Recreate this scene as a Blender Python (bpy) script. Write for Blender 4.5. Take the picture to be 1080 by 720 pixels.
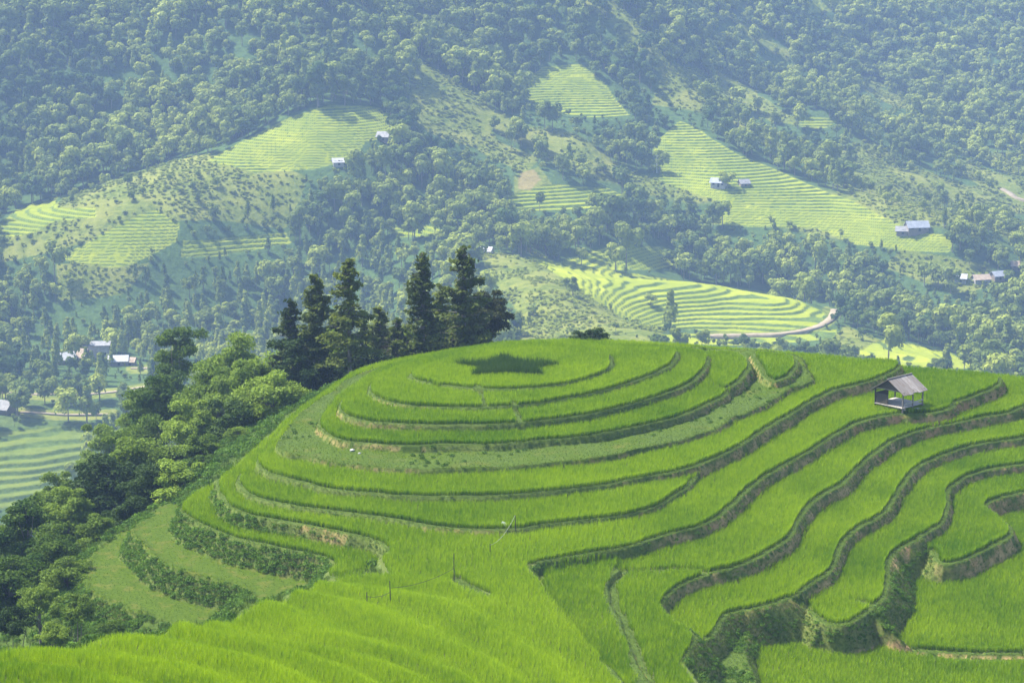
import bpy, math, random
import numpy as np
from mathutils import Vector, Matrix
random.seed(7); RNG = np.random.default_rng(7)
SC = bpy.context.scene
COL = SC.collection
for o in list(bpy.data.objects): bpy.data.objects.remove(o)

# ------------------------------------------------------------------ camera
F = 2400.0                      # focal length in photo pixels (1080 wide)
TH = math.radians(11.9)
CT, ST = math.cos(TH), math.sin(TH)
cam_d = bpy.data.cameras.new('camera'); cam = bpy.data.objects.new('camera', cam_d); COL.objects.link(cam)
cam_d.sensor_width = 36.0; cam_d.lens = 36.0 * F / 1080.0
cam_d.clip_start = 0.5; cam_d.clip_end = 6000
cam.location = (0, 0, 0); cam.rotation_euler = (math.radians(90) - TH, 0, 0)
SC.camera = cam

def ray(px, py):
    cx = (np.asarray(px, float) - 540) / F; cy = (360 - np.asarray(py, float)) / F
    return cx, CT + cy * ST, -ST + cy * CT
def at_depth(px, py, D):
    dx, dy, dz = ray(px, py); s = D / dy
    return dx * s, D + 0 * s, dz * s
def at_plane(px, py, z):
    dx, dy, dz = ray(px, py); s = z / dz
    return dx * s, dy * s
def project(x, y, z):
    fw = y * CT - z * ST; up = y * ST + z * CT
    return 540 + F * x / fw, 360 - F * up / fw

# ------------------------------------------------------------------ noise helpers
def vnoise(x, y, scale, seed):
    r = np.random.default_rng(seed); T = r.random((256, 256))
    u = np.asarray(x) / scale + 1000.3; v = np.asarray(y) / scale + 1000.7
    i = np.floor(u).astype(int); j = np.floor(v).astype(int); fu = u - i; fv = v - j
    fu = fu * fu * (3 - 2 * fu); fv = fv * fv * (3 - 2 * fv)
    a = T[i % 256, j % 256]; b = T[(i + 1) % 256, j % 256]; c = T[i % 256, (j + 1) % 256]; d = T[(i + 1) % 256, (j + 1) % 256]
    return (a * (1 - fu) + b * fu) * (1 - fv) + (c * (1 - fu) + d * fu) * fv
def fbm(x, y, scale, seed, octv=4):
    s = 0; a = 1; t = 0
    for k in range(octv):
        s = s + a * (vnoise(x, y, scale, seed + k) - .5); t += a; a *= .5; scale *= .5
    return s / t * 2
def smooth(a, b, x):
    t = np.clip((x - a) / (b - a), 0, 1); return t * t * (3 - 2 * t)

class TPS:
    def __init__(s, P, v, lam=0.0, sc=100.0):
        P = np.array(P, float) / sc; v = np.array(v, float); n = len(P); s.P = P; s.sc = sc
        r2 = ((P[:, None] - P[None]) ** 2).sum(-1); K = .5 * r2 * np.log(r2 + 1e-12)
        A = np.zeros((n + 3, n + 3)); A[:n, :n] = K + lam * np.eye(n); A[:n, n] = 1; A[:n, n + 1:] = P
        A[n, :n] = 1; A[n + 1:, :n] = P.T
        s.w = np.linalg.solve(A, np.concatenate([v, [0, 0, 0]]))
    def __call__(s, x, y):
        x = np.asarray(x, float) / s.sc; y = np.asarray(y, float) / s.sc; n = len(s.P)
        out = s.w[n] + s.w[n + 1] * x + s.w[n + 2] * y
        for k in range(n):
            r2 = (x - s.P[k, 0]) ** 2 + (y - s.P[k, 1]) ** 2
            out = out + s.w[k] * .5 * r2 * np.log(r2 + 1e-12)
        return out

# ------------------------------------------------------------------ polygon helpers
def catmull(pts, closed=True, per=8):
    P = [np.array(p, float) for p in pts]; n = len(P); out = []
    for i in range(n if closed else n - 1):
        if closed: a, b, c, d = P[(i - 1) % n], P[i], P[(i + 1) % n], P[(i + 2) % n]
        else: a, b, c, d = P[max(i - 1, 0)], P[i], P[i + 1], P[min(i + 2, n - 1)]
        for k in range(per):
            t = k / per
            out.append(.5 * (2 * b + (c - a) * t + (2 * a - 5 * b + 4 * c - d) * t * t + (3 * b - a - 3 * c + d) * t ** 3))
    if not closed: out.append(P[-1])
    return np.array(out)
def fill_poly(xs, ys, poly, x0, y0, res, nx, ny):
    m = np.zeros((ny, nx), bool)
    j0 = max(0, int((ys.min() - y0) / res)); j1 = min(ny - 1, int((ys.max() - y0) / res) + 1)
    xa, ya = xs, ys; xb, yb = np.roll(xs, -1), np.roll(ys, -1)
    for j in range(j0, j1 + 1):
        yy = y0 + j * res
        h = (ya <= yy) != (yb <= yy)
        if not h.any(): continue
        c = np.sort(xa[h] + (yy - ya[h]) / (yb[h] - ya[h]) * (xb[h] - xa[h]))
        for k in range(0, len(c) - 1, 2):
            i0 = int(math.ceil((c[k] - x0) / res)); i1 = int(math.floor((c[k + 1] - x0) / res))
            if i1 >= 0 and i0 < nx: m[j, max(i0, 0):min(i1, nx - 1) + 1] = True
    return m
def in_poly(px, py, poly):
    P = np.array(poly, float); r = np.zeros(np.shape(px), bool); n = len(P)
    for i in range(n):
        x1, y1 = P[i]; x2, y2 = P[(i + 1) % n]
        if y1 == y2: continue
        r ^= ((y1 <= py) != (y2 <= py)) & (px < x1 + (py - y1) / (y2 - y1) * (x2 - x1))
    return r
def seg_dist(px, py, line):
    d = np.full(np.shape(px), 1e9)
    for (x1, y1), (x2, y2) in zip(line[:-1], line[1:]):
        vx, vy = x2 - x1, y2 - y1; t = np.clip(((px - x1) * vx + (py - y1) * vy) / (vx * vx + vy * vy + 1e-9), 0, 1)
        d = np.minimum(d, np.hypot(px - x1 - t * vx, py - y1 - t * vy))
    return d

# ------------------------------------------------------------------ the terraced hill: levels traced on their own planes
# name: (ground height, kind, outline in photo pixels on that plane)
LV = {
 'L0': (-45.4, 'rice', [(431,398),(440,402),(460,406),(495,410),(540,411),(580,408),(610,403),(635,395),(646,388),(648,380),(640,373),(600,369),(560,369),(500,375),(455,385),(435,393)]),
 'L1': (-45.75, 'rice', [(388,410),(395,420),(420,427),(460,430),(520,430),(560,427),(600,421),(640,412),(680,400),(702,391),(712,383),(716,376),(700,370),(560,367),(480,374),(420,388),(395,400)]),
 'L2': (-46.2, 'rice', [(356,430),(358,436),(368,441),(385,445),(410,447),(470,449),(540,447),(600,441),(640,434),(680,424),(715,412),(735,402),(745,393),(749,384),(745,374),(700,368),(560,364),(450,378),(395,397),(365,417)]),
 'LA': (-46.6, 'rice', [(748,392),(750,402),(757,408),(766,410),(780,405),(790,395),(793,386),(788,378),(770,373),(745,374)]),
 'LB': (-46.9, 'rice', [(797,386),(802,396),(810,402),(820,403),(832,398),(842,390),(844,383),(836,377),(800,373),(790,376)]),
 'L3': (-46.9, 'rice', [(335,447),(336,454),(350,462),(370,467),(420,470),(470,470),(520,469),(565,466),(615,461),(665,452),(715,441),(752,426),(770,417),(765,411),(755,405),(752,392),(740,372),(560,362),(420,385),(360,415),(343,434)]),
 'L4': (-47.4, 'bank', [(300,479),(320,482),(345,487),(395,493),(445,495),(500,494),(540,492),(590,488),(640,482),(680,473),(715,465),(750,454),(769,446),(773,441),(790,435),(810,426),(835,411),(857,403),(858,396),(850,388),(845,378),(800,370),(560,362),(400,388),(350,412),(318,435),(298,458),(290,470)]),
 'L5': (-48.0, 'rice', [(271,490),(276,497),(295,504),(320,510),(345,516),(395,521),(445,524),(500,524),(540,523),(590,518),(640,512),(690,503),(725,496),(745,489),(765,480),(790,466),(810,453),(835,438),(860,423),(885,412),(910,406),(928,400),(942,394),(952,386),(940,382),(900,379),(850,375),(780,370),(700,364),(560,362),(400,385),(335,420),(300,450),(278,476)]),
 'L6': (-48.6, 'rice', [(249,508),(253,516),(267,525),(305,534),(355,541),(405,547),(450,555),(500,559),(540,559),(600,551),(645,546),(690,536),(715,522),(732,510),(745,490),(800,450),(850,400),(700,372),(560,362),(400,388),(320,430),(270,483),(252,500)]),
 'L6b': (-48.95, 'rice', [(930,402),(950,412),(972,420),(985,427),(1000,427),(1020,422),(1037,416),(1052,409),(1058,404),(1056,398),(1030,394),(1000,392),(960,389),(935,390),(920,396)]),
 'L7': (-49.1, 'rice', [(227,514),(231,523),(240,535),(265,545),(305,552),(355,561),(392,570),(405,578),(407,585),(400,592),(415,615),(470,640),(510,662),(560,705),(600,750),(672,745),(655,716),(630,690),(600,655),(580,628),(564,604),(562,598),(575,593),(600,589),(630,584),(660,579),(700,567),(740,556),(762,545),(785,524),(810,503),(845,483),(880,462),(910,447),(945,438),(965,438),(990,436),(1006,431),(1005,424),(960,405),(900,398),(850,385),(560,362),(400,388),(330,420),(260,480),(233,503)]),
 'L8c': (-49.85, 'rice', [(572,592),(568,615),(575,640),(600,685),(625,735),(686,732),(672,700),(660,670),(650,645),(643,630),(645,612),(656,602),(652,594),(700,570),(640,570),(580,585)]),
 'L8': (-50.1, 'rice', [(660,602),(690,602),(720,600),(750,605),(785,597),(812,585),(835,569),(845,548),(865,528),(892,510),(910,493),(922,481),(945,466),(970,456),(1010,447),(1060,437),(1080,431),(1120,420),(1180,408),(1220,403),(1180,400),(1120,398),(1080,399),(1050,397),(1000,400),(900,430),(800,480),(700,550),(655,575),(652,595)]),
 'L8b': (-50.2, 'rice', [(640,595),(630,612),(628,630),(632,648),(640,672),(652,700),(662,730),(735,728),(724,700),(730,685),(737,672),(722,660),(708,650),(702,640),(708,628),(725,616),(750,607),(780,598),(750,585),(700,580),(660,585)]),
 'L8L': (-50.2, 'rice', [(190,535),(196,545),(212,555),(255,570),(300,580),(330,586),(343,590),(349,598),(342,608),(362,614),(400,602),(407,588),(410,570),(300,540),(240,518),(222,512),(203,523)]),
 'L9': (-51.15, 'rice', [(765,656),(775,648),(812,640),(842,628),(860,616),(880,603),(886,590),(893,572),(910,557),(935,543),(947,525),(957,511),(966,498),(985,486),(1020,473),(1050,467),(1080,463),(1130,452),(1200,440),(1260,430),(1220,410),(1080,420),(950,450),(880,480),(840,535),(800,570),(740,590),(700,610),(690,640),(698,660),(722,682),(748,676),(760,664)]),
 'L9L': (-51.9, 'fallow', [(138,560),(150,575),(160,586),(175,596),(212,608),(250,618),(262,623),(267,631),(255,642),(300,640),(345,615),(345,600),(330,580),(220,545),(180,530),(155,546)]),
 'L10': (-52.05, 'rice', [(856,651),(867,658),(887,661),(902,656),(922,643),(935,630),(940,615),(942,592),(950,582),(970,570),(995,553),(1002,538),(1003,520),(1008,512),(1022,503),(1047,496),(1080,491),(1130,482),(1200,470),(1260,462),(1240,430),(1080,450),(980,475),(930,530),(880,565),(865,600),(845,622),(848,640)]),
 'LM': (-52.4, 'bank', [(737,668),(762,656),(776,655),(790,668),(788,690),(798,730),(735,730),(724,700),(730,685)]),
 'L11': (-52.85, 'rice', [(983,585),(985,592),(1000,596),(1020,591),(1047,578),(1067,567),(1068,558),(1055,546),(1043,536),(1050,529),(1080,521),(1130,512),(1200,500),(1270,490),(1250,450),(1080,480),(1005,500),(995,535),(980,555),(970,570)]),
 'L10L': (-53.7, 'fallow', [(84,598),(87,615),(100,626),(122,636),(135,643),(160,648),(185,657),(230,657),(262,642),(262,620),(170,580),(140,558),(108,576)]),
 'L12': (-54.3, 'rice', [(915,664),(930,674),(950,684),(1005,690),(1080,691),(1150,690),(1260,680),(1260,490),(1080,530),(1000,550),(950,585),(930,630),(905,652)]),
 'L11L': (-55.3, 'bank', [(70,625),(78,645),(95,660),(130,668),(180,665),(190,645),(120,618),(85,596),(70,608)]),
 'L12b': (None, 'rice', [(780,690),(797,735),(900,765),(1150,770),(1260,750),(1260,685),(1080,695),(1005,694),(950,688),(915,676),(890,668),(860,666),(820,670),(790,676)]),
}
def lvl_plane(name, x, y):
    z = LV[name][0]
    if z is not None: return z + 0 * x
    return np.clip(-53.3 - .10 * (x - 15.7), -54.6, -52.6)
NX0, NY0, RES = -78.0, 84.0, 0.12
NXN, NYN = 1420, 1330
GX = NX0 + np.arange(NXN) * RES; GY = NY0 + np.arange(NYN) * RES
XX, YY = np.meshgrid(GX, GY)
# the knoll in the foreground: a rounded spur
KP = [(0,720,98),(0,694,108),(100,679,113),(185,660,120),(270,641,133),(342,616,150),(480,615,152.8),(520,634,147.5),(565,672,139),(620,722,129.5),(300,720,107),(450,720,117),(540,720,124),(350,660,132),(450,660,136),(430,620,150),(-150,740,96),(200,820,86),(500,820,101),(700,800,119),(-150,690,108),(0,820,80),(250,680,123)]
kp = [at_depth(*p) for p in KP]
TK = TPS([(p[0], p[1]) for p in kp], [p[2] for p in kp], lam=.02, sc=30.)
KPOLY = [(-200,705),(-80,702),(0,696),(50,690),(100,681),(140,675),(185,661),(230,652),(270,642),(310,630),(342,616),(380,612),(420,612),(470,612),(480,615),(500,624),(520,634),(545,654),(570,676),(600,703),(620,722),(680,780),(740,860),(-200,860)]
def lift(poly, zf, wob=.1, seed=1, per=8):
    P = catmull([(a + 130 if a >= 1180 else a, b) for a, b in poly], True, per)
    if callable(zf):
        z = np.full(len(P), -45.0)
        for _ in range(40):
            x, y = at_plane(P[:, 0], P[:, 1], z); z = .5 * z + .5 * zf(x, y)
        x, y = at_plane(P[:, 0], P[:, 1], z)
    else: x, y = at_plane(P[:, 0], P[:, 1], zf)
    # resample about every 0.4 m and roughen
    x = np.append(x, x[0]); y = np.append(y, y[0])
    s = np.concatenate([[0], np.cumsum(np.hypot(np.diff(x), np.diff(y)))]); t = np.arange(0, s[-1], .35)
    x = np.interp(t, s, x); y = np.interp(t, s, y)
    x = x + wob * 2 * fbm(x, y, 2.6, seed, 3); y = y + wob * 2 * fbm(x, y, 2.6, seed + 9, 3)
    return x, y
names = list(LV.keys())
HL = np.full((NYN, NXN), -1e3); ID = np.full((NYN, NXN), -1, int)
OUT = {}
for k, nm in enumerate(names):
    z0, kind, poly = LV[nm]
    x, y = lift(poly, (lambda a, b, nm=nm: lvl_plane(nm, a, b)) if z0 is None else z0, .10, 20 + k)
    OUT[nm] = (x, y)
    m = fill_poly(x, y, None, NX0, NY0, RES, NXN, NYN)
    zz = lvl_plane(nm, XX, YY)
    b = m & (zz > HL); HL[b] = zz[b]; ID[b] = k
KID = len(names)
def kdepth_lift():
    P = catmull(KPOLY, True, 6)
    ip = np.array(KP, float); TD = TPS(ip[:, :2], ip[:, 2], lam=.02, sc=200.)
    D = TD(P[:, 0], P[:, 1]); x, y, z = at_depth(P[:, 0], P[:, 1], D); return x, y
kx, ky = kdepth_lift()
KM = fill_poly(kx, ky, None, NX0, NY0, RES, NXN, NYN)
KZ = TK(XX[::4, ::4], YY[::4, ::4])
def up4(a):
    yi = np.minimum(np.arange(NYN) / 4, a.shape[0] - 1.001); xi = np.minimum(np.arange(NXN) / 4, a.shape[1] - 1.001)
    j = yi.astype(int); i = xi.astype(int); fy = (yi - j)[:, None]; fx = (xi - i)[None]
    return (a[j][:, i] * (1 - fx) + a[j][:, i + 1] * fx) * (1 - fy) + (a[j + 1][:, i] * (1 - fx) + a[j + 1][:, i + 1] * fx) * fy
KZ = up4(KZ)
KZ = KZ + .26 * np.sin(KZ * 2 * math.pi / 1.5 + 2 * fbm(XX, YY, 25, 5, 2)) + .12 * fbm(XX, YY, 6, 77, 3)
b = KM & (KZ > HL); HL[b] = KZ[b]; ID[b] = KID

# coarse skirt: the hill falls away outside the terraces
CX0, CY0, CRES = -190.0, 40.0, 0.72
CNX, CNY = 528, 620
cX, cY = np.meshgrid(CX0 + np.arange(CNX) * CRES, CY0 + np.arange(CNY) * CRES)
CH = np.full((CNY, CNX), -400.0)
ii = np.round((cX - NX0) / RES).astype(int); jj = np.round((cY - NY0) / RES).astype(int)
ok = (ii >= 0) & (ii < NXN) & (jj >= 0) & (jj < NYN)
CH[ok] = np.where(ID[jj[ok], ii[ok]] >= 0, HL[jj[ok], ii[ok]], -400.0)
csl = .60 + .12 * fbm(cX, cY, 40, 3, 3)
NB = [(1, 0, 1), (-1, 0, 1), (0, 1, 1), (0, -1, 1), (1, 1, 1.4142), (1, -1, 1.4142), (-1, 1, 1.4142), (-1, -1, 1.4142)]
def sh(a, dj, di):
    r = a
    if dj: r = np.roll(r, dj, 0)
    if di: r = np.roll(r, di, 1)
    return r
for it in range(330):
    for dj, di, w in (NB if it % 2 else NB[:4]):
        np.maximum(CH, sh(CH, dj, di) - csl * CRES * w, out=CH)
    CH[:8] = -400; CH[-8:] = -400; CH[:, :8] = -400; CH[:, -8:] = -400
def bil(a, x, y, x0, y0, res):
    u = np.clip((x - x0) / res, 0, a.shape[1] - 1.001); v = np.clip((y - y0) / res, 0, a.shape[0] - 1.001)
    i = u.astype(int); j = v.astype(int); fu = u - i; fv = v - j
    return (a[j, i] * (1 - fu) + a[j, i + 1] * fu) * (1 - fv) + (a[j + 1, i] * (1 - fu) + a[j + 1, i + 1] * fu) * fv

# ------------------------------------------------------------------ far mountainside from (pixel, pixel, distance)
FP = [(-120,530,690),(0,520,697),(100,520,700),(0,490,716),(100,490,718),(0,455,740),(100,455,742),(0,415,778),(150,415,785),(250,400,825),(-120,415,778),(-120,300,930),
(0,370,890),(80,385,860),(150,380,870),(250,370,890),(50,300,930),(150,310,930),(250,300,945),(330,330,930),(400,330,915),
(130,260,948),(60,270,945),(230,260,962),(300,250,975),(200,235,965),(150,200,990),(60,225,975),(0,245,965),(250,180,1012),(300,150,1037),(330,115,1060),(390,125,1060),(410,150,1040),(300,180,1015),(350,200,1003),
(250,140,1085),(150,180,1055),(50,205,1035),(0,215,1030),(100,100,1130),(0,100,1115),(200,60,1150),(0,0,1190),(200,0,1200),(-120,100,1100),(-120,0,1180),(330,90,1100),(330,0,1190),
(420,240,985),(480,240,970),(500,268,930),(460,300,900),(430,350,870),(500,330,855),(540,300,860),(560,340,805),(620,340,795),(600,310,830),(650,365,745),(560,365,765),(500,380,765),
(700,310,900),(620,290,935),(580,272,955),(760,320,892),(860,335,880),(700,345,862),(800,350,862),(880,340,872),(740,302,915),(840,316,900),(700,357,846),
(760,365,830),(950,372,830),(900,360,850),(1000,380,820),(1080,390,820),
(620,260,985),(700,280,1000),(760,290,1000),(850,305,990),(920,330,960),(1000,350,930),(1080,370,900),(700,250,1030),(800,270,1010),(900,290,990),(1000,310,970),(1080,320,960),
(700,200,1070),(760,200,1060),(690,150,1110),(720,132,1130),(800,178,1085),(800,230,1040),(900,216,1050),(900,250,1020),(950,240,1020),(1000,250,1010),(960,275,1000),(1040,285,990),(1080,300,985),
(780,130,1210),(860,170,1180),(950,210,1140),(1020,240,1110),(1080,255,1090),
(750,80,1250),(800,108,1230),(840,128,1210),(880,128,1212),(830,90,1310),(900,110,1290),(960,170,1210),(1000,150,1270),(1080,180,1230),
(760,20,1330),(840,60,1330),(900,60,1390),(1000,60,1420),(1080,100,1380),(1000,0,1500),(1080,0,1520),(850,0,1420),(1200,0,1520),(1200,200,1220),(1200,370,880),
(560,240,1000),(600,210,1040),(560,190,1050),(480,180,1050),(500,120,1110),(560,160,1085),(600,110,1140),(640,120,1130),(560,80,1160),(640,80,1170),(680,100,1165),(680,160,1110),(640,200,1060),(660,230,1020),(500,60,1170),(420,80,1130),(420,0,1200),(560,0,1230),(680,0,1260),(680,50,1210),(620,150,1100),
(-120,-120,1290),(200,-120,1310),(500,-120,1350),(800,-120,1520),(1080,-120,1650),(1250,-120,1700)]
fp = [at_depth(*p) for p in FP]
W3 = [(p[0], p[1], p[2]) for p in fp] + [(-150,520,-214),(-150,620,-207),(0,560,-205),(0,430,-196),(150,470,-196),(-160,250,-185),(160,250,-185),(0,200,-190),(-120,100,-185),(120,100,-185),(100,620,-192),(220,650,-190)]
TF = TPS([(p[0], p[1]) for p in W3], [p[2] for p in W3], lam=.004, sc=100.)

# fine raster: risers as a slope-limited envelope of the flat levels
OUTSIDE = ID < 0
H = HL.copy()
cs = bil(CH, XX, YY, CX0, CY0, CRES)
H[OUTSIDE] = cs[OUTSIDE] + (.5 * fbm(XX, YY, 5, 41, 4))[OUTSIDE]
PXI, PYI = project(XX, YY, np.where(OUTSIDE, H, HL))
slope = 2.4 + .9 * fbm(XX, YY, 3, 51, 3)
left_zone = (XX < -12) & (YY < 172)
bankz = in_poly(PXI, PYI, [(725,655),(800,640),(900,652),(950,590),(985,575),(1000,640),(960,675),(880,680),(800,700),(800,740),(720,740)])
slope = np.where(bankz, 1.25 + .5 * fbm(XX, YY, 3, 52, 3), slope)
slope = np.where(left_zone, 1.5, slope)
SRC = ID.copy(); H0 = H.copy()
for it in range(64):
    for dj, di, w in NB:
        c = sh(H, dj, di) - slope * RES * w
        m = c > H
        if m.any():
            H = np.where(m, c, H); SRC = np.where(m, sh(SRC, dj, di), SRC)
    for e in (np.s_[:6], np.s_[-6:], np.s_[:, :6], np.s_[:, -6:]): H[e] = H0[e]; SRC[e] = ID[e]
RISER = (H > HL + .04) & ~OUTSIDE
# distance to the nearest riser and which level it belongs to
DR = np.where(RISER, 0.0, 9.0); NS = np.where(RISER, SRC, -9)
for it in range(9):
    for dj, di, w in NB:
        c = sh(DR, dj, di) + RES * w; m = c < DR
        DR = np.where(m, c, DR); NS = np.where(m, sh(NS, dj, di), NS)
DO = np.where(OUTSIDE, 0.0, 9.0)
for it in range(7):
    for dj, di, w in NB: np.minimum(DO, sh(DO, dj, di) + RES * w, out=DO)
LIP = (~RISER) & (~OUTSIDE) & (NS == ID)
# little dividing bunds and paths without rice, traced on their level
GAPS = [('L1', [(503,412),(508,419),(512,430)], .35), ('L2', [(541,431),(546,440),(549,448)], .35), ('L7', [(564,604),(580,628),(600,655),(630,690),(660,728)], .3), ('L8', [(655,602),(690,603),(720,601),(748,606)], .3),
        ('L8c', [(655,600),(647,612),(645,630),(652,645),(662,670),(674,700),(684,728)], .75), ('L12', [(905,667),(925,674),(950,686),(1005,692),(1080,693),(1200,692)], .5), ('L8L', [(340,609),(365,608),(400,598)], .3)]
GAP = np.zeros_like(RISER)
for nm, line, wd in GAPS:
    L = catmull(line, False, 6); gx, gy = at_plane(L[:, 0], L[:, 1], LV[nm][0] if LV[nm][0] else -53.6)
    x0, x1, y0, y1 = gx.min() - 2, gx.max() + 2, gy.min() - 2, gy.max() + 2
    sel = (XX > x0) & (XX < x1) & (YY > y0) & (YY < y1)
    d = np.full(XX.shape, 9.0); d[sel] = seg_dist(XX[sel], YY[sel], list(zip(gx, gy)))
    GAP |= d < wd * (.8 + .5 * fbm(XX, YY, 2, 61, 2))
PXI, PYI = project(XX, YY, H)
JOIN = in_poly(PXI, PYI, [(482,612),(560,596),(640,586),(655,600),(700,735),(600,740)]) | ((SRC == KID) & (XX > -16))
EARTH = in_poly(PXI, PYI, [(472,612),(482,609),(500,618),(520,629),(516,633),(495,626),(478,619)])
# bund, rough ground, bumps
bundw = .40 + .20 * smooth(5, 18, XX) + .16 * fbm(XX, YY, 4, 71, 3)
BUND = (LIP & (DR < bundw) & ~JOIN) | GAP | EARTH
H = H + np.where(LIP & (DR < bundw + .1) & ~GAP, .07, 0) + np.where(GAP & ~RISER, .08, 0)
kinds = np.array([LV[n][1] == 'rice' for n in names] + [True, False]); kind_f = np.array([LV[n][1] == 'fallow' for n in names] + [False, False]); kind_b = np.array([LV[n][1] == 'bank' for n in names] + [False, False])
RICE = kinds[ID] & ~OUTSIDE & (~RISER | JOIN) & ~BUND & (DO > .45) & (JOIN | (NS == ID) | (DR > .05))
FALLOW = kind_f[ID] & ~OUTSIDE & ~RISER
BANK = (kind_b[ID] & ~OUTSIDE & ~RISER)
BANKLOW = BANK & (np.isin(ID, [names.index('LM'), names.index('L11L')]))
H = H + np.where(RISER, .16 * fbm(XX, YY, .9, 81, 3), 0) + np.where(BANK, .16 * fbm(XX, YY, 2.2, 82, 3), 0) + .03 * fbm(XX, YY, 1.2, 83, 2)
del PXI, PYI

def ridges(x, y):
    """diagonal spurs running down towards the viewer and to the right"""
    sx = (x * .62 + y * .78) + 45 * fbm(x, y, 190, 95, 3); tx = (x * .78 - y * .62)
    return 1 - np.abs(2 * vnoise(sx, tx * .22, 105, 96) - 1)
def relief(x, y):
    return 3.6 * fbm(x, y, 75, 91, 4) + (ridges(x, y) - .55) * (7 * smooth(930, 1050, y) + 22 * smooth(1080, 1190, y)) * smooth(-330, -60, x + .12 * (y - 900))
def Hfar(x, y):
    z = TF(x, y)
    return z
def Hnear(x, y):
    x = np.asarray(x, float); y = np.asarray(y, float)
    c = bil(CH, x, y, CX0, CY0, CRES) + .5 * fbm(x, y, 5, 41, 4)
    inside = (x > NX0 + .3) & (x < GX[-1] - .3) & (y > NY0 + .3) & (y < GY[-1] - .3)
    return np.where(inside, bil(H, x, y, NX0, NY0, RES), c)
def Hall(x, y):
    x = np.asarray(x, float); y = np.asarray(y, float)
    return np.maximum(Hnear(x, y), TF(x, y) + relief(x, y))
def ras(a, x, y):
    i = np.clip(np.round((x - NX0) / RES).astype(int), 0, NXN - 1); j = np.clip(np.round((y - NY0) / RES).astype(int), 0, NYN - 1)
    return a[j, i]
def hit(px, py, d0=90, d1=245, step=.1):
    dx, dy, dz = ray(px, py); t = np.arange(d0, d1, step)
    x = dx / dy * t; z = dz / dy * t; h = Hnear(x, t)
    k = np.argmax(h >= z)
    return float(x[k]), float(t[k]), float(h[k])

# ------------------------------------------------------------------ object helpers
def tag(o, label=None, cat=None, group=None, kind=None):
    if label: o['label'] = label
    if cat: o['category'] = cat
    if group: o['group'] = group
    if kind: o['kind'] = kind
    return o
def mesh_np(name, V, Fq, mat=None, parent=None, link=True, smoothf=False):
    me = bpy.data.meshes.new(name)
    V = np.asarray(V, np.float32); Fq = np.asarray(Fq, np.int32); n, k = Fq.shape
    me.vertices.add(len(V)); me.vertices.foreach_set('co', V.ravel())
    me.loops.add(n * k); me.loops.foreach_set('vertex_index', Fq.ravel())
    me.polygons.add(n); me.polygons.foreach_set('loop_start', np.arange(0, n * k, k, dtype=np.int32))
    if smoothf: me.polygons.foreach_set('use_smooth', np.ones(n, bool))
    me.update(calc_edges=True); me.validate()
    if mat: me.materials.append(mat)
    o = bpy.data.objects.new(name, me)
    if link: COL.objects.link(o)
    if parent: o.parent = parent
    return o
def empty(name, loc=(0, 0, 0), rz=0):
    o = bpy.data.objects.new(name, None); o.empty_display_size = .3; COL.objects.link(o); o.location = loc; o.rotation_euler = (0, 0, rz); return o
def fattr(me, name, v):
    a = me.attributes.new(name, 'FLOAT', 'POINT'); a.data.foreach_set('value', np.asarray(v, np.float32).ravel())
class MB:
    """collects boxes, bars and tubes, links them as one mesh"""
    def __init__(s): s.v = []; s.f = []
    def poly(s, vs, fs):
        n = len(s.v); s.v += [tuple(v) for v in vs]; s.f += [tuple(i + n for i in f) for f in fs]; return s
    def box(s, c, size, R=None):
        hx, hy, hz = [q / 2 for q in size]; vs = []
        for x in (-1, 1):
            for y in (-1, 1):
                for z in (-1, 1):
                    p = Vector((x * hx, y * hy, z * hz))
                    if R: p = R @ p
                    vs.append(p + Vector(c))
        return s.poly(vs, [(0, 1, 3, 2), (4, 6, 7, 5), (0, 4, 5, 1), (2, 3, 7, 6), (0, 2, 6, 4), (1, 5, 7, 3)])
    def tube(s, pts, rad, n=8):
        pts = [Vector(p) for p in pts]; rad = rad if isinstance(rad, (list, tuple)) else [rad] * len(pts); vs = []; fs = []
        for i, p in enumerate(pts):
            d = (pts[min(i + 1, len(pts) - 1)] - pts[max(i - 1, 0)]).normalized()
            a = d.orthogonal().normalized(); b2 = d.cross(a)
            if i and abs(d.z) > .5:
                a = Vector((1, 0, 0)); a = (a - d * a.dot(d)).normalized(); b2 = d.cross(a)
            elif abs(d.z) > .5:
                a = Vector((1, 0, 0)); a = (a - d * a.dot(d)).normalized(); b2 = d.cross(a)
            for k in range(n):
                t = 2 * math.pi * k / n; vs.append(p + (a * math.cos(t) + b2 * math.sin(t)) * rad[i])
        for i in range(len(pts) - 1):
            for k in range(n): fs.append((i * n + k, i * n + (k + 1) % n, (i + 1) * n + (k + 1) % n, (i + 1) * n + k))
        fs.append(tuple(range(n))[::-1]); fs.append(tuple((len(pts) - 1) * n + k for k in range(n)))
        return s.poly(vs, fs)
    def build(s, name, mat, parent=None, link=True):
        me = bpy.data.meshes.new(name); me.from_pydata([tuple(v) for v in s.v], [], s.f); me.update()
        me.materials.append(mat); o = bpy.data.objects.new(name, me)
        if link: COL.objects.link(o)
        if parent: o.parent = parent
        return o

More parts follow.
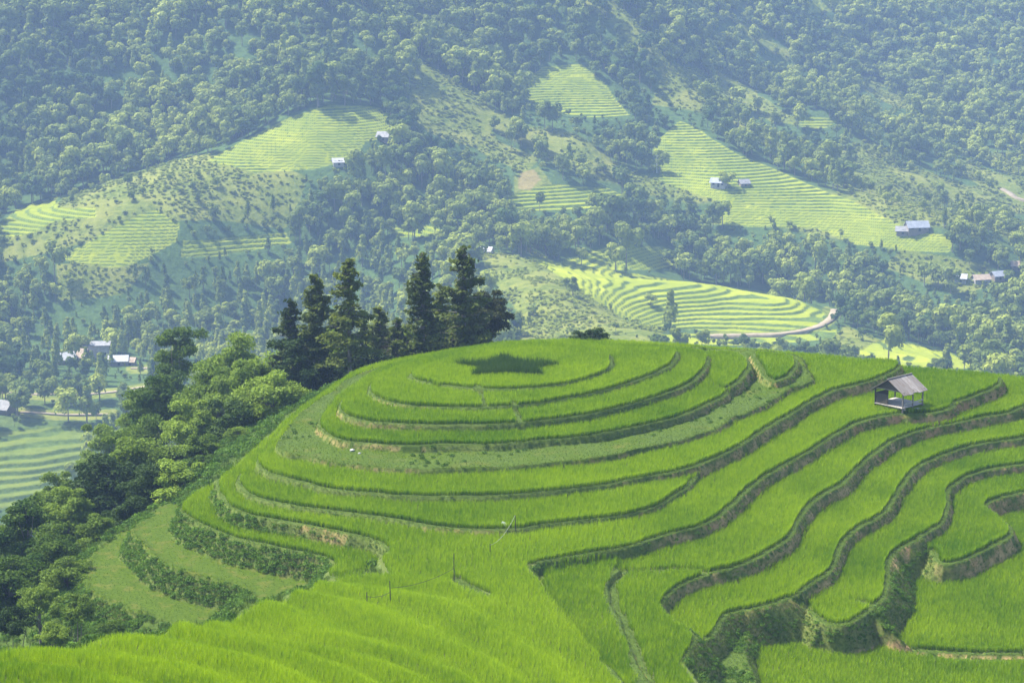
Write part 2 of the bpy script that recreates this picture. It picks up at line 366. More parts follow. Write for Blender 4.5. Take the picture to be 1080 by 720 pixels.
# ------------------------------------------------------------------ materials
def new_mat(name):
    m = bpy.data.materials.new(name); m.use_nodes = True; nt = m.node_tree; nt.nodes.clear()
    out = nt.nodes.new('ShaderNodeOutputMaterial'); return m, nt, out
def N(nt, t, **kw):
    n = nt.nodes.new(t)
    for k, v in kw.items():
        if k in n.inputs: n.inputs[k].default_value = v
        else: setattr(n, k, v)
    return n
def mixc(nt, fac, a, b, mode='MIX'):
    n = nt.nodes.new('ShaderNodeMix'); n.data_type = 'RGBA'; n.blend_type = mode
    for i, s in ((0, fac), (6, a), (7, b)):
        if hasattr(s, 'is_linked') or hasattr(s, 'links'): nt.links.new(s, n.inputs[i])
        else: n.inputs[i].default_value = s if i == 0 else (*s, 1) if len(s) == 3 else s
    return n.outputs[2]
def mth(nt, op, a, b=None, c=None, clamp=False):
    n = nt.nodes.new('ShaderNodeMath'); n.operation = op; n.use_clamp = clamp
    for i, s in enumerate((a, b, c)):
        if s is None: continue
        if hasattr(s, 'links'): nt.links.new(s, n.inputs[i])
        else: n.inputs[i].default_value = s
    return n.outputs[0]
def noise(nt, scale, detail=4, vec=None, rough=.6):
    n = N(nt, 'ShaderNodeTexNoise', Scale=scale, Detail=detail, Roughness=rough)
    if vec is not None: nt.links.new(vec, n.inputs['Vector'])
    return n.outputs['Fac']
def ramp(nt, fac, lo, hi):
    n = nt.nodes.new('ShaderNodeMapRange'); n.inputs[1].default_value = lo; n.inputs[2].default_value = hi; nt.links.new(fac, n.inputs[0]); return n.outputs[0]
def geo_pos(nt): return nt.nodes.new('ShaderNodeNewGeometry').outputs['Position']
def attr(nt, name, typ='GEOMETRY'):
    n = nt.nodes.new('ShaderNodeAttribute'); n.attribute_name = name; n.attribute_type = typ; return n.outputs['Fac']

def leaf_mat(name, dark, light, trans=.35, tint=None, rough=.6, spec=.06, nscale=.25, dry=None):
    """two-sided leaf: variation by instance and by place"""
    m, nt, out = new_mat(name)
    oi = nt.nodes.new('ShaderNodeObjectInfo'); pos = geo_pos(nt)
    rnd = oi.outputs['Random'] if tint is None else attr(nt, tint, 'INSTANCER')
    f = mth(nt, 'ADD', mth(nt, 'MULTIPLY', rnd, .75), mth(nt, 'MULTIPLY', mth(nt, 'SUBTRACT', noise(nt, nscale, 3, pos), .38), 1.0), clamp=True)
    c = mixc(nt, f, dark, light)
    if dry is not None:
        lr = attr(nt, 'leafrnd'); c = mixc(nt, mth(nt, 'MULTIPLY', mth(nt, 'GREATER_THAN', lr, .9), .6), c, dry)
    p = N(nt, 'ShaderNodeBsdfPrincipled', Roughness=rough); p.inputs['Specular IOR Level'].default_value = spec
    nt.links.new(c, p.inputs['Base Color'])
    t = nt.nodes.new('ShaderNodeBsdfTranslucent'); nt.links.new(mixc(nt, .5, c, (1.0, .95, .35), 'MULTIPLY'), t.inputs['Color'])
    mx = nt.nodes.new('ShaderNodeMixShader'); mx.inputs[0].default_value = trans
    nt.links.new(p.outputs[0], mx.inputs[1]); nt.links.new(t.outputs[0], mx.inputs[2]); nt.links.new(mx.outputs[0], out.inputs['Surface'])
    return m
def simple_mat(name, ca, cb, scale=3, rough=.8, stretch=None, bump=.0, spec=.3):
    m, nt, out = new_mat(name)
    tc = nt.nodes.new('ShaderNodeTexCoord'); mp = nt.nodes.new('ShaderNodeMapping'); nt.links.new(tc.outputs['Object'], mp.inputs[0])
    if stretch: mp.inputs['Scale'].default_value = stretch
    n = noise(nt, scale, 6, mp.outputs[0]); c = mixc(nt, ramp(nt, n, .3, .7), ca, cb)
    p = N(nt, 'ShaderNodeBsdfPrincipled', Roughness=rough); p.inputs['Specular IOR Level'].default_value = spec
    nt.links.new(c, p.inputs['Base Color'])
    if bump:
        b_ = N(nt, 'ShaderNodeBump', Strength=bump, Distance=.03); nt.links.new(n, b_.inputs['Height']); nt.links.new(b_.outputs[0], p.inputs['Normal'])
    nt.links.new(p.outputs[0], out.inputs['Surface']); return m

M_rice = leaf_mat('rice_leaf', (.09, .21, .004), (.335, .475, .008), .34, tint='tint', nscale=.12)
M_star = leaf_mat('dark_rice_leaf', (.030, .075, .012), (.060, .115, .018), .3, tint='tint')
M_grass = leaf_mat('bank_grass_blade', (.035, .075, .008), (.11, .17, .022), .22, tint='tint', nscale=.5)
M_under = leaf_mat('undergrowth_leaf', (.035, .085, .014), (.13, .24, .03), .35, tint='tint', nscale=.6)
M_broad = leaf_mat('broadleaf_foliage', (.034, .080, .010), (.235, .335, .045), .38, nscale=.5)
M_con = leaf_mat('conifer_needles', (.026, .048, .010), (.135, .175, .032), .40, nscale=.5)
M_far = leaf_mat('distant_foliage', (.040, .085, .014), (.30, .35, .05), .3, tint=None, nscale=.012)
M_farsc = leaf_mat('distant_foliage_scatter', (.040, .085, .014), (.30, .35, .05), .3, tint='tint', nscale=.02)
M_bark = simple_mat('bark', (.09, .075, .06), (.24, .21, .18), 6, .9, (1, 1, .2))
M_wood = simple_mat('weathered_wood', (.12, .10, .085), (.30, .27, .24), 5, .85, (6, 6, .6))
M_darkwood = simple_mat('dark_woven_wall', (.035, .033, .028), (.10, .09, .075), 8, .9, (6, 1, 6))
M_plank = simple_mat('pale_plank', (.28, .25, .21), (.50, .47, .42), 6, .8, (1, 8, 1))
M_stone = simple_mat('pale_stone', (.32, .32, .29), (.5, .5, .47), 5, .8)
M_tin = simple_mat('pale_sheet_metal', (.42, .44, .47), (.68, .69, .72), 2.5, .5)
M_white = simple_mat('white_paint', (.45, .46, .47), (.6, .6, .6), 1, .7)
M_line = simple_mat('pale_cord', (.3, .3, .28), (.42, .42, .4), 1, .7)
M_drk = simple_mat('dark_post', (.03, .028, .025), (.07, .065, .055), 3, .9)

# grey roof of overlapping weathered sheets
def roof_material():
    m, nt, out = new_mat('weathered_roof_sheets')
    tc = nt.nodes.new('ShaderNodeTexCoord'); sep = nt.nodes.new('ShaderNodeSeparateXYZ'); nt.links.new(tc.outputs['Object'], sep.inputs[0])
    w = mth(nt, 'FLOOR', mth(nt, 'MULTIPLY', sep.outputs[0], 1.25)); wn = nt.nodes.new('ShaderNodeTexWhiteNoise'); wn.noise_dimensions = '1D'; nt.links.new(w, wn.inputs['W'])
    mp = nt.nodes.new('ShaderNodeMapping'); nt.links.new(tc.outputs['Object'], mp.inputs[0]); mp.inputs['Scale'].default_value = (5, .7, .7)
    n = noise(nt, 2.2, 6, mp.outputs[0])
    c = mixc(nt, wn.outputs['Value'], (.17, .16, .155), (.36, .345, .33)); c = mixc(nt, ramp(nt, n, .42, .7), c, (.13, .095, .07))
    p = N(nt, 'ShaderNodeBsdfPrincipled', Roughness=.8); p.inputs['Specular IOR Level'].default_value = .15; nt.links.new(c, p.inputs['Base Color']); nt.links.new(p.outputs[0], out.inputs['Surface']); return m
M_roof = roof_material()

def hill_material():
    m, nt, out = new_mat('terraced_earth'); pos = geo_pos(nt)
    n1 = noise(nt, .9, 5, pos); n2 = noise(nt, 4.5, 5, pos); n3 = noise(nt, .25, 3, pos)
    mud = mixc(nt, n2, (.05, .07, .015), (.11, .15, .03))
    grass = mixc(nt, ramp(nt, n2, .3, .7), (.030, .056, .006), (.066, .105, .014))
    soil = mixc(nt, ramp(nt, n1, .35, .7), (.22, .15, .065), (.42, .29, .14)); soil = mixc(nt, ramp(nt, n2, .5, .8), soil, (.13, .15, .05))
    redd = mixc(nt, ramp(nt, n3, .5, .7), soil, (.33, .18, .09))
    dk = mixc(nt, ramp(nt, n2, .3, .7), (.045, .075, .012), (.13, .165, .035))
    fal = mixc(nt, ramp(nt, n2, .3, .75), (.030, .060, .002), (.062, .100, .004)); fal = mixc(nt, ramp(nt, n1, .52, .7), fal, (.085, .095, .015))
    c = mixc(nt, attr(nt, 'a_grass'), mud, grass)
    c = mixc(nt, attr(nt, 'a_riser'), c, dk)
    c = mixc(nt, mth(nt, 'MULTIPLY', attr(nt, 'a_soil'), mth(nt, 'MULTIPLY', ramp(nt, n1, .37, .55), .9)), c, redd)
    c = mixc(nt, attr(nt, 'a_fallow'), c, fal)
    p = N(nt, 'ShaderNodeBsdfPrincipled', Roughness=.9); p.inputs['Specular IOR Level'].default_value = .1
    b_ = N(nt, 'ShaderNodeBump', Strength=.6, Distance=.08); nt.links.new(n2, b_.inputs['Height']); nt.links.new(b_.outputs[0], p.inputs['Normal'])
    nt.links.new(c, p.inputs['Base Color']); nt.links.new(p.outputs[0], out.inputs['Surface']); return m
M_hill = hill_material()
def far_material():
    m, nt, out = new_mat('mountainside'); pos = geo_pos(nt)
    n1 = noise(nt, .05, 6, pos, .65); n2 = noise(nt, .35, 6, pos, .7); n3 = noise(nt, .012, 3, pos)
    scrub = mixc(nt, ramp(nt, n2, .35, .65), (.05, .08, .012), (.15, .175, .028)); scrub = mixc(nt, mth(nt, 'MULTIPLY', ramp(nt, n1, .45, .62), .6), scrub, (.21, .215, .045))
    wood = mixc(nt, ramp(nt, n2, .3, .7), (.025, .05, .016), (.07, .12, .03))
    rice = mixc(nt, ramp(nt, n1, .35, .65), (.175, .215, .014), (.29, .315, .024)); rice = mixc(nt, mth(nt, 'MULTIPLY', ramp(nt, n2, .5, .7), .35), rice, (.11, .17, .018))
    rice = mixc(nt, mth(nt, 'MULTIPLY', attr(nt, 'a_ripe'), .55), rice, (.135, .18, .016))
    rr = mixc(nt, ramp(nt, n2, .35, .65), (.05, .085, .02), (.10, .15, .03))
    soil = mixc(nt, n2, (.22, .13, .065), (.34, .23, .13))
    c = mixc(nt, attr(nt, 'a_wood'), scrub, wood)
    c = mixc(nt, attr(nt, 'a_rice'), c, rice)
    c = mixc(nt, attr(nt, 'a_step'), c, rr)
    c = mixc(nt, attr(nt, 'a_soil'), c, soil)
    p = N(nt, 'ShaderNodeBsdfPrincipled', Roughness=.95); p.inputs['Specular IOR Level'].default_value = .05
    b_ = N(nt, 'ShaderNodeBump', Strength=.8, Distance=.9); nt.links.new(n2, b_.inputs['Height']); nt.links.new(b_.outputs[0], p.inputs['Normal'])
    nt.links.new(c, p.inputs['Base Color']); nt.links.new(p.outputs[0], out.inputs['Surface']); return m
M_farland = far_material()

def grid_faces(nr, nc):
    i = np.arange((nr - 1) * nc).reshape(nr - 1, nc)[:, :-1].ravel()
    return np.stack([i, i + 1, i + nc + 1, i + nc], 1)

# ------------------------------------------------------------------ terraced hill mesh
us = np.arange(-.330, .3601, .0008); ys = np.arange(84.5, 243, .155)
U, Y = np.meshgrid(us, ys); X = U * Y
Z = np.maximum(Hnear(X, Y), -199)
hill = mesh_np('terraced_hillside', np.stack([X, Y, Z], -1).reshape(-1, 3), grid_faces(len(ys), len(us)), M_hill, smoothf=True)
tag(hill, kind='structure')
inr = (X > NX0) & (X < GX[-1]) & (Y > NY0) & (Y < GY[-1])
soilmask = np.zeros_like(X)
R_ = ras(RISER, X, Y) & inr
# brown cut earth on the right flank and in patches on the rings
pxh, pyh = project(X, Y, Z)
right = smooth(640, 780, pxh + (pyh - 560) * .2)
soilmask = np.clip(right * 1.0 + .55 * (fbm(X, Y, 7, 101, 3) > .25), 0, 1) * R_
veg = in_poly(pxh, pyh, [(60,540),(200,500),(360,580),(350,620),(200,680),(60,680)]) | in_poly(pxh, pyh, [(725,655),(800,640),(900,655),(945,600),(985,575),(985,640),(960,675),(880,690),(800,700),(800,740),(720,740)])
soilmask[veg] *= .25; soilmask[in_poly(pxh, pyh, [(960,570),(1012,570),(1012,650),(960,650)]) | in_poly(pxh, pyh, [(815,630),(890,630),(890,700),(815,700)])] *= .3
fattr(hill.data, 'a_soil', soilmask)
fattr(hill.data, 'a_riser', R_.astype(float))
fattr(hill.data, 'a_fallow', np.where(ras(FALLOW, X, Y) & inr, 1.0, np.where(ras(BANK & ~BANKLOW, X, Y) & inr, np.clip(.35 + 1.3 * fbm(X, Y, 3.5, 165, 3), 0, 1), 0)))
fattr(hill.data, 'a_grass', np.where(inr, (ras(BUND, X, Y) | ras(BANK, X, Y) | ras(OUTSIDE, X, Y)), True).astype(float))

# ------------------------------------------------------------------ far mountainside mesh
TERR = [ # polygon, step height
 ([(218,170),(260,145),(310,122),(350,109),(400,114),(416,128),(405,146),(385,150),(375,165),(330,178),(270,183)], 1.00),
 ([(0,236),(20,220),(60,207),(62,220),(102,219),(102,229),(60,233),(30,246),(0,252)], 1.16),
 ([(58,273),(110,245),(150,226),(168,222),(190,236),(186,255),(140,279),(120,283)], 1.16),
 ([(193,254),(230,253),(300,245),(306,257),(240,269),(193,271)], 1.58),
 ([(543,90),(575,70),(612,68),(640,90),(662,121),(620,123),(568,116)], 1.00),
 ([(688,152),(715,128),(740,138),(780,163),(850,193),(900,213),(960,243),(1008,250),(1000,266),(950,264),(900,257),(860,240),(790,239),(748,236),(760,215),(698,192)], 1.00),
 ([(556,270),(600,278),(650,286),(740,299),(830,311),(868,328),(864,344),(800,350),(700,347),(660,338),(635,320),(596,296)], 0.95),
 ([(590,276),(640,261),(700,260),(732,274),(690,285),(640,284)], 1.05),
 ([(530,207),(580,194),(640,198),(665,210),(600,223),(548,222)], 1.16),
 ([(404,238),(440,236),(472,244),(466,251),(420,249)], 1.16),
 ([(-60,455),(0,454),(60,450),(100,454),(98,482),(62,512),(40,535),(-60,540)], 1.27),
 ([(895,372),(935,356),(1000,370),(1035,386),(960,392)], 1.05),
 ([(690,352),(800,354),(880,346),(880,356),(800,364),(690,364)], 1.05),
 ([(850,124),(886,126),(872,136),(838,134)], 1.32),
 ([(848,0),(888,0),(885,12),(850,14)], 1.05),
]
CLEAR = [ # polygon, how little of it is wooded
 ([(505,262),(560,272),(600,298),(640,338),(690,372),(540,378),(546,330),(520,300)], .03),
 ([(438,80),(490,96),(525,145),(566,165),(552,186),(500,155),(450,140),(430,110)], .08),
 ([(0,250),(100,195),(215,163),(325,184),(300,240),(200,233),(120,243),(60,262),(0,275)], .30),
 ([(748,74),(790,94),(842,128),(886,126),(862,139),(820,133),(768,102)], .05),
 ([(765,16),(835,55),(830,66),(790,46)], .15), ([(905,78),(965,108),(958,118),(900,92)], .2),
 ([(950,262),(1040,279),(1065,300),(1000,312),(930,285)], .15),
 ([(545,186),(565,176),(582,194),(566,212),(540,207)], .0),
 ([(890,342),(960,370),(1010,385),(880,380),(868,352)], .12),
 ([(640,330),(700,345),(700,372),(650,365)], .25),
 ([(1000,165),(1080,190),(1080,225),(1040,205)], .3),
 ([(60,280),(160,278),(130,310),(60,320)], .35), ([(690,190),(770,180),(770,212),(700,205)], .3),
 ([(700,70),(745,70),(740,120),(690,110)], .45), ([(556,260),(600,283),(668,336),(705,352),(640,352),(596,312)], .06), ([(0,405),(95,408),(95,452),(0,452)], .8), ([(90,445),(140,445),(150,520),(60,540)], .8),
]
rows = np.concatenate([np.arange(236, 640, 3.0), np.arange(640, 1240, .5), np.arange(1240, 1900, 2.5)])
us2 = np.arange(-.350, .3501, .00092)
U, Y = np.meshgrid(us2, rows); X = U * Y
uc = us2[::6]; 
base = TF(*(lambda q: (q[0] * q[1], q[1]))(np.meshgrid(np.linspace(us2[0], us2[-1], 160), rows)))
fi = np.linspace(0, 159 - 1e-6, len(us2)); i0 = fi.astype(int); i1 = np.minimum(i0 + 1, 159); fr = fi - i0
Z = base[:, i0] * (1 - fr) + base[:, i1] * fr + relief(X, Y)
nearz = bil(CH, X, Y, CX0, CY0, CRES) + .5 * fbm(X, Y, 5, 41, 4)
inc = (X > CX0 + 1) & (X < CX0 + CNX * CRES - 2) & (Y < CY0 + CNY * CRES - 2)
Z = np.where(inc, np.maximum(Z, nearz), Z)
Z = np.maximum(Z, -230)
PX, PY = project(X, Y, Z)
ang = Z / Y; run = np.maximum.accumulate(ang, 0); VIS = ang >= run - .004
hillcrest = np.interp(PX, [-100,0,80,190,300,385,560,700,900,1080,1200], [700,620,590,520,440,400,362,358,372,392,410])
A_ripe = np.zeros_like(Z); A_rice = np.zeros_like(Z); A_step = np.zeros_like(Z); WOOD = np.ones_like(Z) * .97; A_soil = np.zeros_like(Z)
wx = 5 * fbm(X, Y, 25, 111, 3); wy = 4 * fbm(X, Y, 25, 117, 3)
far_ok = Y > 560
for poly, dens in CLEAR:
    m = in_poly(PX + wx * 1.6, PY + wy * 1.4, poly) & VIS & far_ok; WOOD[m] = dens
Z0 = Z.copy()
rdg = ridges(X, Y)
open_ = smooth(.80, .96, rdg + .16 * fbm(X, Y, 40, 97, 3)) * (PX > 420) * (Y > 960) * smooth(.35, .6, vnoise(X, Y, 120, 98))
WOOD = np.where(WOOD > .9, WOOD * (1 - .8 * open_), WOOD)
for k, (poly, hstep) in enumerate(TERR):
    m = in_poly(PX + wx * .7, PY + wy * .4, poly) & VIS & far_ok
    hs = hstep; q = (Z0 + .55 * fbm(X, Y, 30, 130 + k, 3) + .3 * fbm(X, Y, 8, 150 + k, 2)) / hs; fl = np.floor(q); f = q - fl
    st = smooth(.62, .92, f)
    Z = np.where(m, (fl + st) * hs, Z)
    A_rice[m] = .3 if poly[0][0] < -50 else 1; WOOD[m] = 0  # left valley fields get less rice colour, painting in cloud shade
    plot = fl * 17.31 + np.floor((X + 6 * np.sin(fl * 5.1)) / (16 + 8 * np.sin(fl * 3.7))) * 7.77 + k; rp = np.abs(np.sin(plot * 12.9898) * 43758.5453) % 1.0
    A_ripe = np.where(m, rp, A_ripe)
    A_step = np.where(m, ((f > .60) & (f < .86)).astype(float), A_step)  # low part of each riser darker: bank grass with the shadow gap painted in
# bare earth: slide scar, dirt roads
scar = in_poly(PX + wx * .8, PY + wy, [(549,184),(561,179),(570,190),(560,199),(546,199)]) & VIS & far_ok
A_soil[scar] = .45
ROADS = {'dirt_road': ([(748,355),(760,354),(800,354),(835,352),(860,346),(874,339),(881,333),(872,328)], 3.4),
         'dirt_track': ([(-20,412),(15,415),(50,418),(92,416),(120,414),(150,409),(190,401)], 2.2),
         'dirt_path': ([(1056,196),(1064,204),(1074,210),(1090,216)], 3.4),
         'village_yard_path': ([(138,389),(165,389),(200,390)], 2.0),
         'red_earth_path': ([(22,434),(60,438),(92,438),(120,436)], 1.8)}
for nm, (line, wd) in ROADS.items():
    m = (seg_dist(PX, PY, line) < 5) & VIS & far_ok; WOOD[m] = 0.0
WOOD[(nearz > Z0 - 4) & inc] *= .0
Zf = Z
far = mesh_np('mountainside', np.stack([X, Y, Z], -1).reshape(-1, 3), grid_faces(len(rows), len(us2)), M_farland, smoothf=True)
tag(far, kind='structure')
fattr(far.data, 'a_ripe', A_ripe); fattr(far.data, 'a_rice', A_rice); fattr(far.data, 'a_step', A_step); fattr(far.data, 'a_wood', np.where((A_rice > 0) & (A_rice < .5), .75, smooth(.5, .9, WOOD))); fattr(far.data, 'a_soil', A_soil)  # wood tone over the left valley fields is cloud shade put into colour
def farcell(px, py):
    """visible mountainside point seen at a photo pixel"""
    d = (PX - px) ** 2 + (PY - py) ** 2 + np.where(VIS & far_ok, 0, 1e9)
    k = int(np.argmin(d)); return float(X.flat[k]), float(Y.flat[k]), float(Z.flat[k])

def zfar_at(x, y):
    r = np.interp(y, rows, np.arange(len(rows))); c = np.interp(x / y, us2, np.arange(len(us2)))
    return Zf[np.clip(np.round(r).astype(int), 0, len(rows) - 1), np.clip(np.round(c).astype(int), 0, len(us2) - 1)]
M_road = simple_mat('pale_dirt', (.17, .135, .085), (.28, .235, .16), .4, .95)
for nm, (line, wd) in ROADS.items():
    L = catmull(line, False, 5); pts = np.array([farcell(a, b_) for a, b_ in L]); V = []; Fq = []
    dd = np.array([np.median(pts[max(0, i - 4):i + 5, 1]) for i in range(len(pts))]); dd = np.convolve(np.pad(dd, 3, 'edge'), np.ones(7) / 7, 'valid')
    pts[:, 0] = pts[:, 0] / pts[:, 1] * dd; pts[:, 1] = dd; pts[:, 2] = zfar_at(pts[:, 0], pts[:, 1])
    pts[1:-1, :2] = (pts[:-2, :2] + pts[1:-1, :2] + pts[2:, :2]) / 3
    s = np.linspace(0, 1, len(pts)); pts = np.stack([np.interp(np.linspace(0, 1, len(pts) * 3), s, pts[:, k]) for k in range(3)], 1)
    tdir = np.gradient(pts[:, :2], axis=0); tdir /= np.linalg.norm(tdir, axis=1)[:, None] + 1e-9
    for i, (p, t) in enumerate(zip(pts, tdir)):
        ws = np.array([-.5, 0, .5]) * wd; ex = p[0] - t[1] * ws; ey = p[1] + t[0] * ws
        zz = max(zfar_at(ex, ey).max(), p[2]) + .35
        for a, b_ in zip(ex, ey): V.append((a, b_, zz))
        for a, b_ in zip(ex[[0, 2]], ey[[0, 2]]): V.append((a, b_, zz - 2.0))
        if i:
            n0, n1 = (i - 1) * 5, i * 5
            Fq += [(n0, n0 + 1, n1 + 1, n1), (n0 + 1, n0 + 2, n1 + 2, n1 + 1), (n0 + 3, n0, n1, n1 + 3), (n0 + 2, n0 + 4, n1 + 4, n1 + 2)]
    tag(mesh_np(nm, V, Fq, M_road), kind='structure')

# ------------------------------------------------------------------ instanced ground cover (stuff)
TPL = bpy.data.collections.new('plant_templates')          # never linked: only feeds the scatter
def scatter(name, P, rot, scl, tint, templates, label, cat, tilt=None, zs=None):
    n = len(P); me = bpy.data.meshes.new(name); me.vertices.add(n); me.vertices.foreach_set('co', np.asarray(P, np.float32).ravel())
    fattr(me, 'rotz', rot); fattr(me, 'scl', scl); fattr(me, 'tint', tint); fattr(me, 'zs', scl if zs is None else zs)
    a = me.attributes.new('pick', 'INT', 'POINT'); a.data.foreach_set('value', RNG.integers(0, len(templates), n).astype(np.int32))
    o = bpy.data.objects.new(name, me); COL.objects.link(o); tag(o, label, cat, kind='stuff')
    me.materials.append(templates[0].data.materials[0])
    c = bpy.data.collections.new('templates_' + name)
    for t in templates: c.objects.link(t)
    ng = bpy.data.node_groups.new('scatter_' + name, 'GeometryNodeTree')
    ng.interface.new_socket('Geometry', in_out='INPUT', socket_type='NodeSocketGeometry'); ng.interface.new_socket('Geometry', in_out='OUTPUT', socket_type='NodeSocketGeometry')
    nn = ng.nodes; gi = nn.new('NodeGroupInput'); go = nn.new('NodeGroupOutput'); ip = nn.new('GeometryNodeInstanceOnPoints'); ci = nn.new('GeometryNodeCollectionInfo')
    ci.inputs['Collection'].default_value = c; ci.inputs['Separate Children'].default_value = True; ci.inputs['Reset Children'].default_value = True
    def na(nm, ty='FLOAT'):
        q = nn.new('GeometryNodeInputNamedAttribute'); q.data_type = ty; q.inputs['Name'].default_value = nm
        return [s for s in q.outputs if s.name == 'Attribute' and s.enabled][0]
    cr = nn.new('ShaderNodeCombineXYZ'); ng.links.new(na('rotz'), cr.inputs[2]); cz = nn.new('ShaderNodeCombineXYZ')
    sx = na('scl'); ng.links.new(sx, cz.inputs[0]); ng.links.new(sx, cz.inputs[1]); ng.links.new(na('zs'), cz.inputs[2])
    e2r = nn.new('FunctionNodeEulerToRotation'); ng.links.new(cr.outputs[0], e2r.inputs[0])
    ip.inputs['Pick Instance'].default_value = True
    ng.links.new(gi.outputs[0], ip.inputs['Points']); ng.links.new(ci.outputs[0], ip.inputs['Instance']); ng.links.new(na('pick', 'INT'), ip.inputs['Instance Index'])
    ng.links.new(e2r.outputs[0], ip.inputs['Rotation']); ng.links.new(cz.outputs[0], ip.inputs['Scale']); ng.links.new(ip.outputs[0], go.inputs[0])
    md = o.modifiers.new('scatter', 'NODES'); md.node_group = ng
    return o
def tuft(name, n, length, width, spread, droop, mat, seed, base_r=.06, upright=.2):
    r = random.Random(seed); V = []; Fq = []
    for k in range(n):
        a = r.uniform(0, 2 * math.pi); d = Vector((math.cos(a), math.sin(a), 0)); sd = Vector((-d.y, d.x, 0))
        L = length * r.uniform(.7, 1.1); b0 = d * r.uniform(0, base_r); out = spread * r.uniform(upright, 1)
        prev = None
        for i, t in enumerate((0, .45, .8, 1.0)):
            p = b0 + d * (out * L * t ** 1.7) + Vector((0, 0, L * (t - droop * t * t * out)))
            w = width * (1 - t) ** .6 * (.7 if i == 0 else 1)
            q = (p - sd * w / 2, p + sd * w / 2)
            n0 = len(V); V += [tuple(q[0]), tuple(q[1])]
            if prev is not None: Fq.append((prev, prev + 1, n0 + 1, n0))
            prev = n0
    return mesh_np(name, V, Fq, mat, link=False)
def jitter_pts(mask, sp, seed, jit=.45):
    r = np.random.default_rng(seed); gx, gy = np.meshgrid(np.arange(NX0, GX[-1], sp), np.arange(NY0, GY[-1], sp))
    gx = gx + r.uniform(-jit, jit, gx.shape) * sp; gy = gy + r.uniform(-jit, jit, gy.shape) * sp
    gx, gy = gx.ravel(), gy.ravel(); u = gx / gy
    m = ras(mask, gx, gy) & (np.abs(u - .025) < .300); return gx[m], gy[m]
# the star of dark rice on the top terrace
SPX = [(479,381.5),(512,381.5),(531,374),(549,380),(592,382.5),(566,386.5),(574,393.5),(533,391),(497,394),(507,386.5)]
sx_, sy_ = at_plane(np.array([p[0] for p in SPX]), np.array([p[1] + 3 for p in SPX]), -45.2)
STAR = fill_poly(sx_, sy_, None, NX0, NY0, RES, NXN, NYN)
rt = [tuft('rice_tuft', 15, .60, .025, .36, .22, M_rice, 10 + k) for k in range(5)]
gx, gy = jitter_pts(RICE & ~STAR, .19, 31)
gz = bil(H, gx, gy, NX0, NY0, RES)
# the edge rows along each bund are sown closer, so the stand shows a closed front
ex_, ey_ = jitter_pts(RICE & LIP & ~JOIN & (DR < bundw + .42), .15, 32); gx = np.concatenate([gx, ex_]); gy = np.concatenate([gy, ey_]); gz = bil(H, gx, gy, NX0, NY0, RES)
lid = ras(ID, gx, gy)
LT = {'L0': .68, 'L1': .60, 'L5': .72, 'L6': .56, 'LA': .5, 'LB': .45, 'L12b': .36, 'L12': .40, 'L8c': .28, 'L8b': .36, 'L8': .62, 'L9': .55, 'L10': .45, 'L11': .42, 'L3': .52, 'L2': .5, 'L8L': .55, 'L6b': .42}
base_t = np.array([LT.get(n, .66) for n in names] + [.72])[lid]
tint = np.clip(base_t + .30 * fbm(gx, gy, 9, 141, 3) + .25 * fbm(gx, gy, 28, 143, 2) + RNG.normal(0, .27, len(gx)), 0, 1)
sc = (.95 + .16 * fbm(gx, gy, 5, 151, 3)) * RNG.uniform(.92, 1.08, len(gx))
print('rice', len(gx))
scatter('rice', np.stack([gx, gy, gz - .03], 1), RNG.uniform(0, 6.28, len(gx)), sc, tint, rt, 'bright green rice standing on all the hill terraces and the foreground knoll', 'rice')
stt = [tuft('star_rice_tuft', 12, .92, .036, .4, .15, M_star, 30 + k) for k in range(3)]
gx, gy = jitter_pts(STAR, .2, 33); gz = bil(H, gx, gy, NX0, NY0, RES)
scatter('star_rice', np.stack([gx, gy, gz - .03], 1), RNG.uniform(0, 6.28, len(gx)), RNG.uniform(.85, 1.2, len(gx)), RNG.uniform(0, 1, len(gx)), stt, 'dark green five-pointed star of rice planted on the topmost oval terrace', 'rice star')
# grass on bunds, banks, risers, slopes
gt = [tuft('grass_tuft', 10, .30, .028, .9, .4, M_grass, 50 + k, .12) for k in range(4)]
pts = []
a = jitter_pts(BUND, .28, 41); pts.append((*a, .55, .85, .15))
a = jitter_pts(BANK, .30, 42); pts.append((*a, .42, .04, .3))
a = jitter_pts(RISER & ~JOIN, .15, 43); k = RNG.random(len(a[0])) < .72 + .45 * fbm(a[0], a[1], 4, 161, 3); pts.append((a[0][k], a[1][k], .7, .55, .25))
a = jitter_pts(FALLOW, .34, 44); pts.append((*a, .36, .12, .2))
slopeM = OUTSIDE & (H > -75)
a = jitter_pts(slopeM, .42, 45); k = RNG.random(len(a[0])) < .8; pts.append((a[0][k], a[1][k], 1.5, .5, .3))
gx = np.concatenate([p[0] for p in pts]); gy = np.concatenate([p[1] for p in pts]); n_ = [len(p[0]) for p in pts]
sc = np.concatenate([np.full(n, p[2]) for n, p in zip(n_, pts)]) * RNG.uniform(.6, 1.35, len(gx))
tn = np.clip(np.concatenate([np.full(n, p[3]) for n, p in zip(n_, pts)]) + RNG.normal(0, .17, len(gx)) + .3 * fbm(gx, gy, 5, 163, 3), 0, 1)
gz = bil(H, gx, gy, NX0, NY0, RES); print('grass', len(gx))
scatter('grass', np.stack([gx, gy, gz - .02], 1), RNG.uniform(0, 6.28, len(gx)), sc, tn, gt, 'short pale grass on the terrace edges, banks and hill flanks', 'grass')
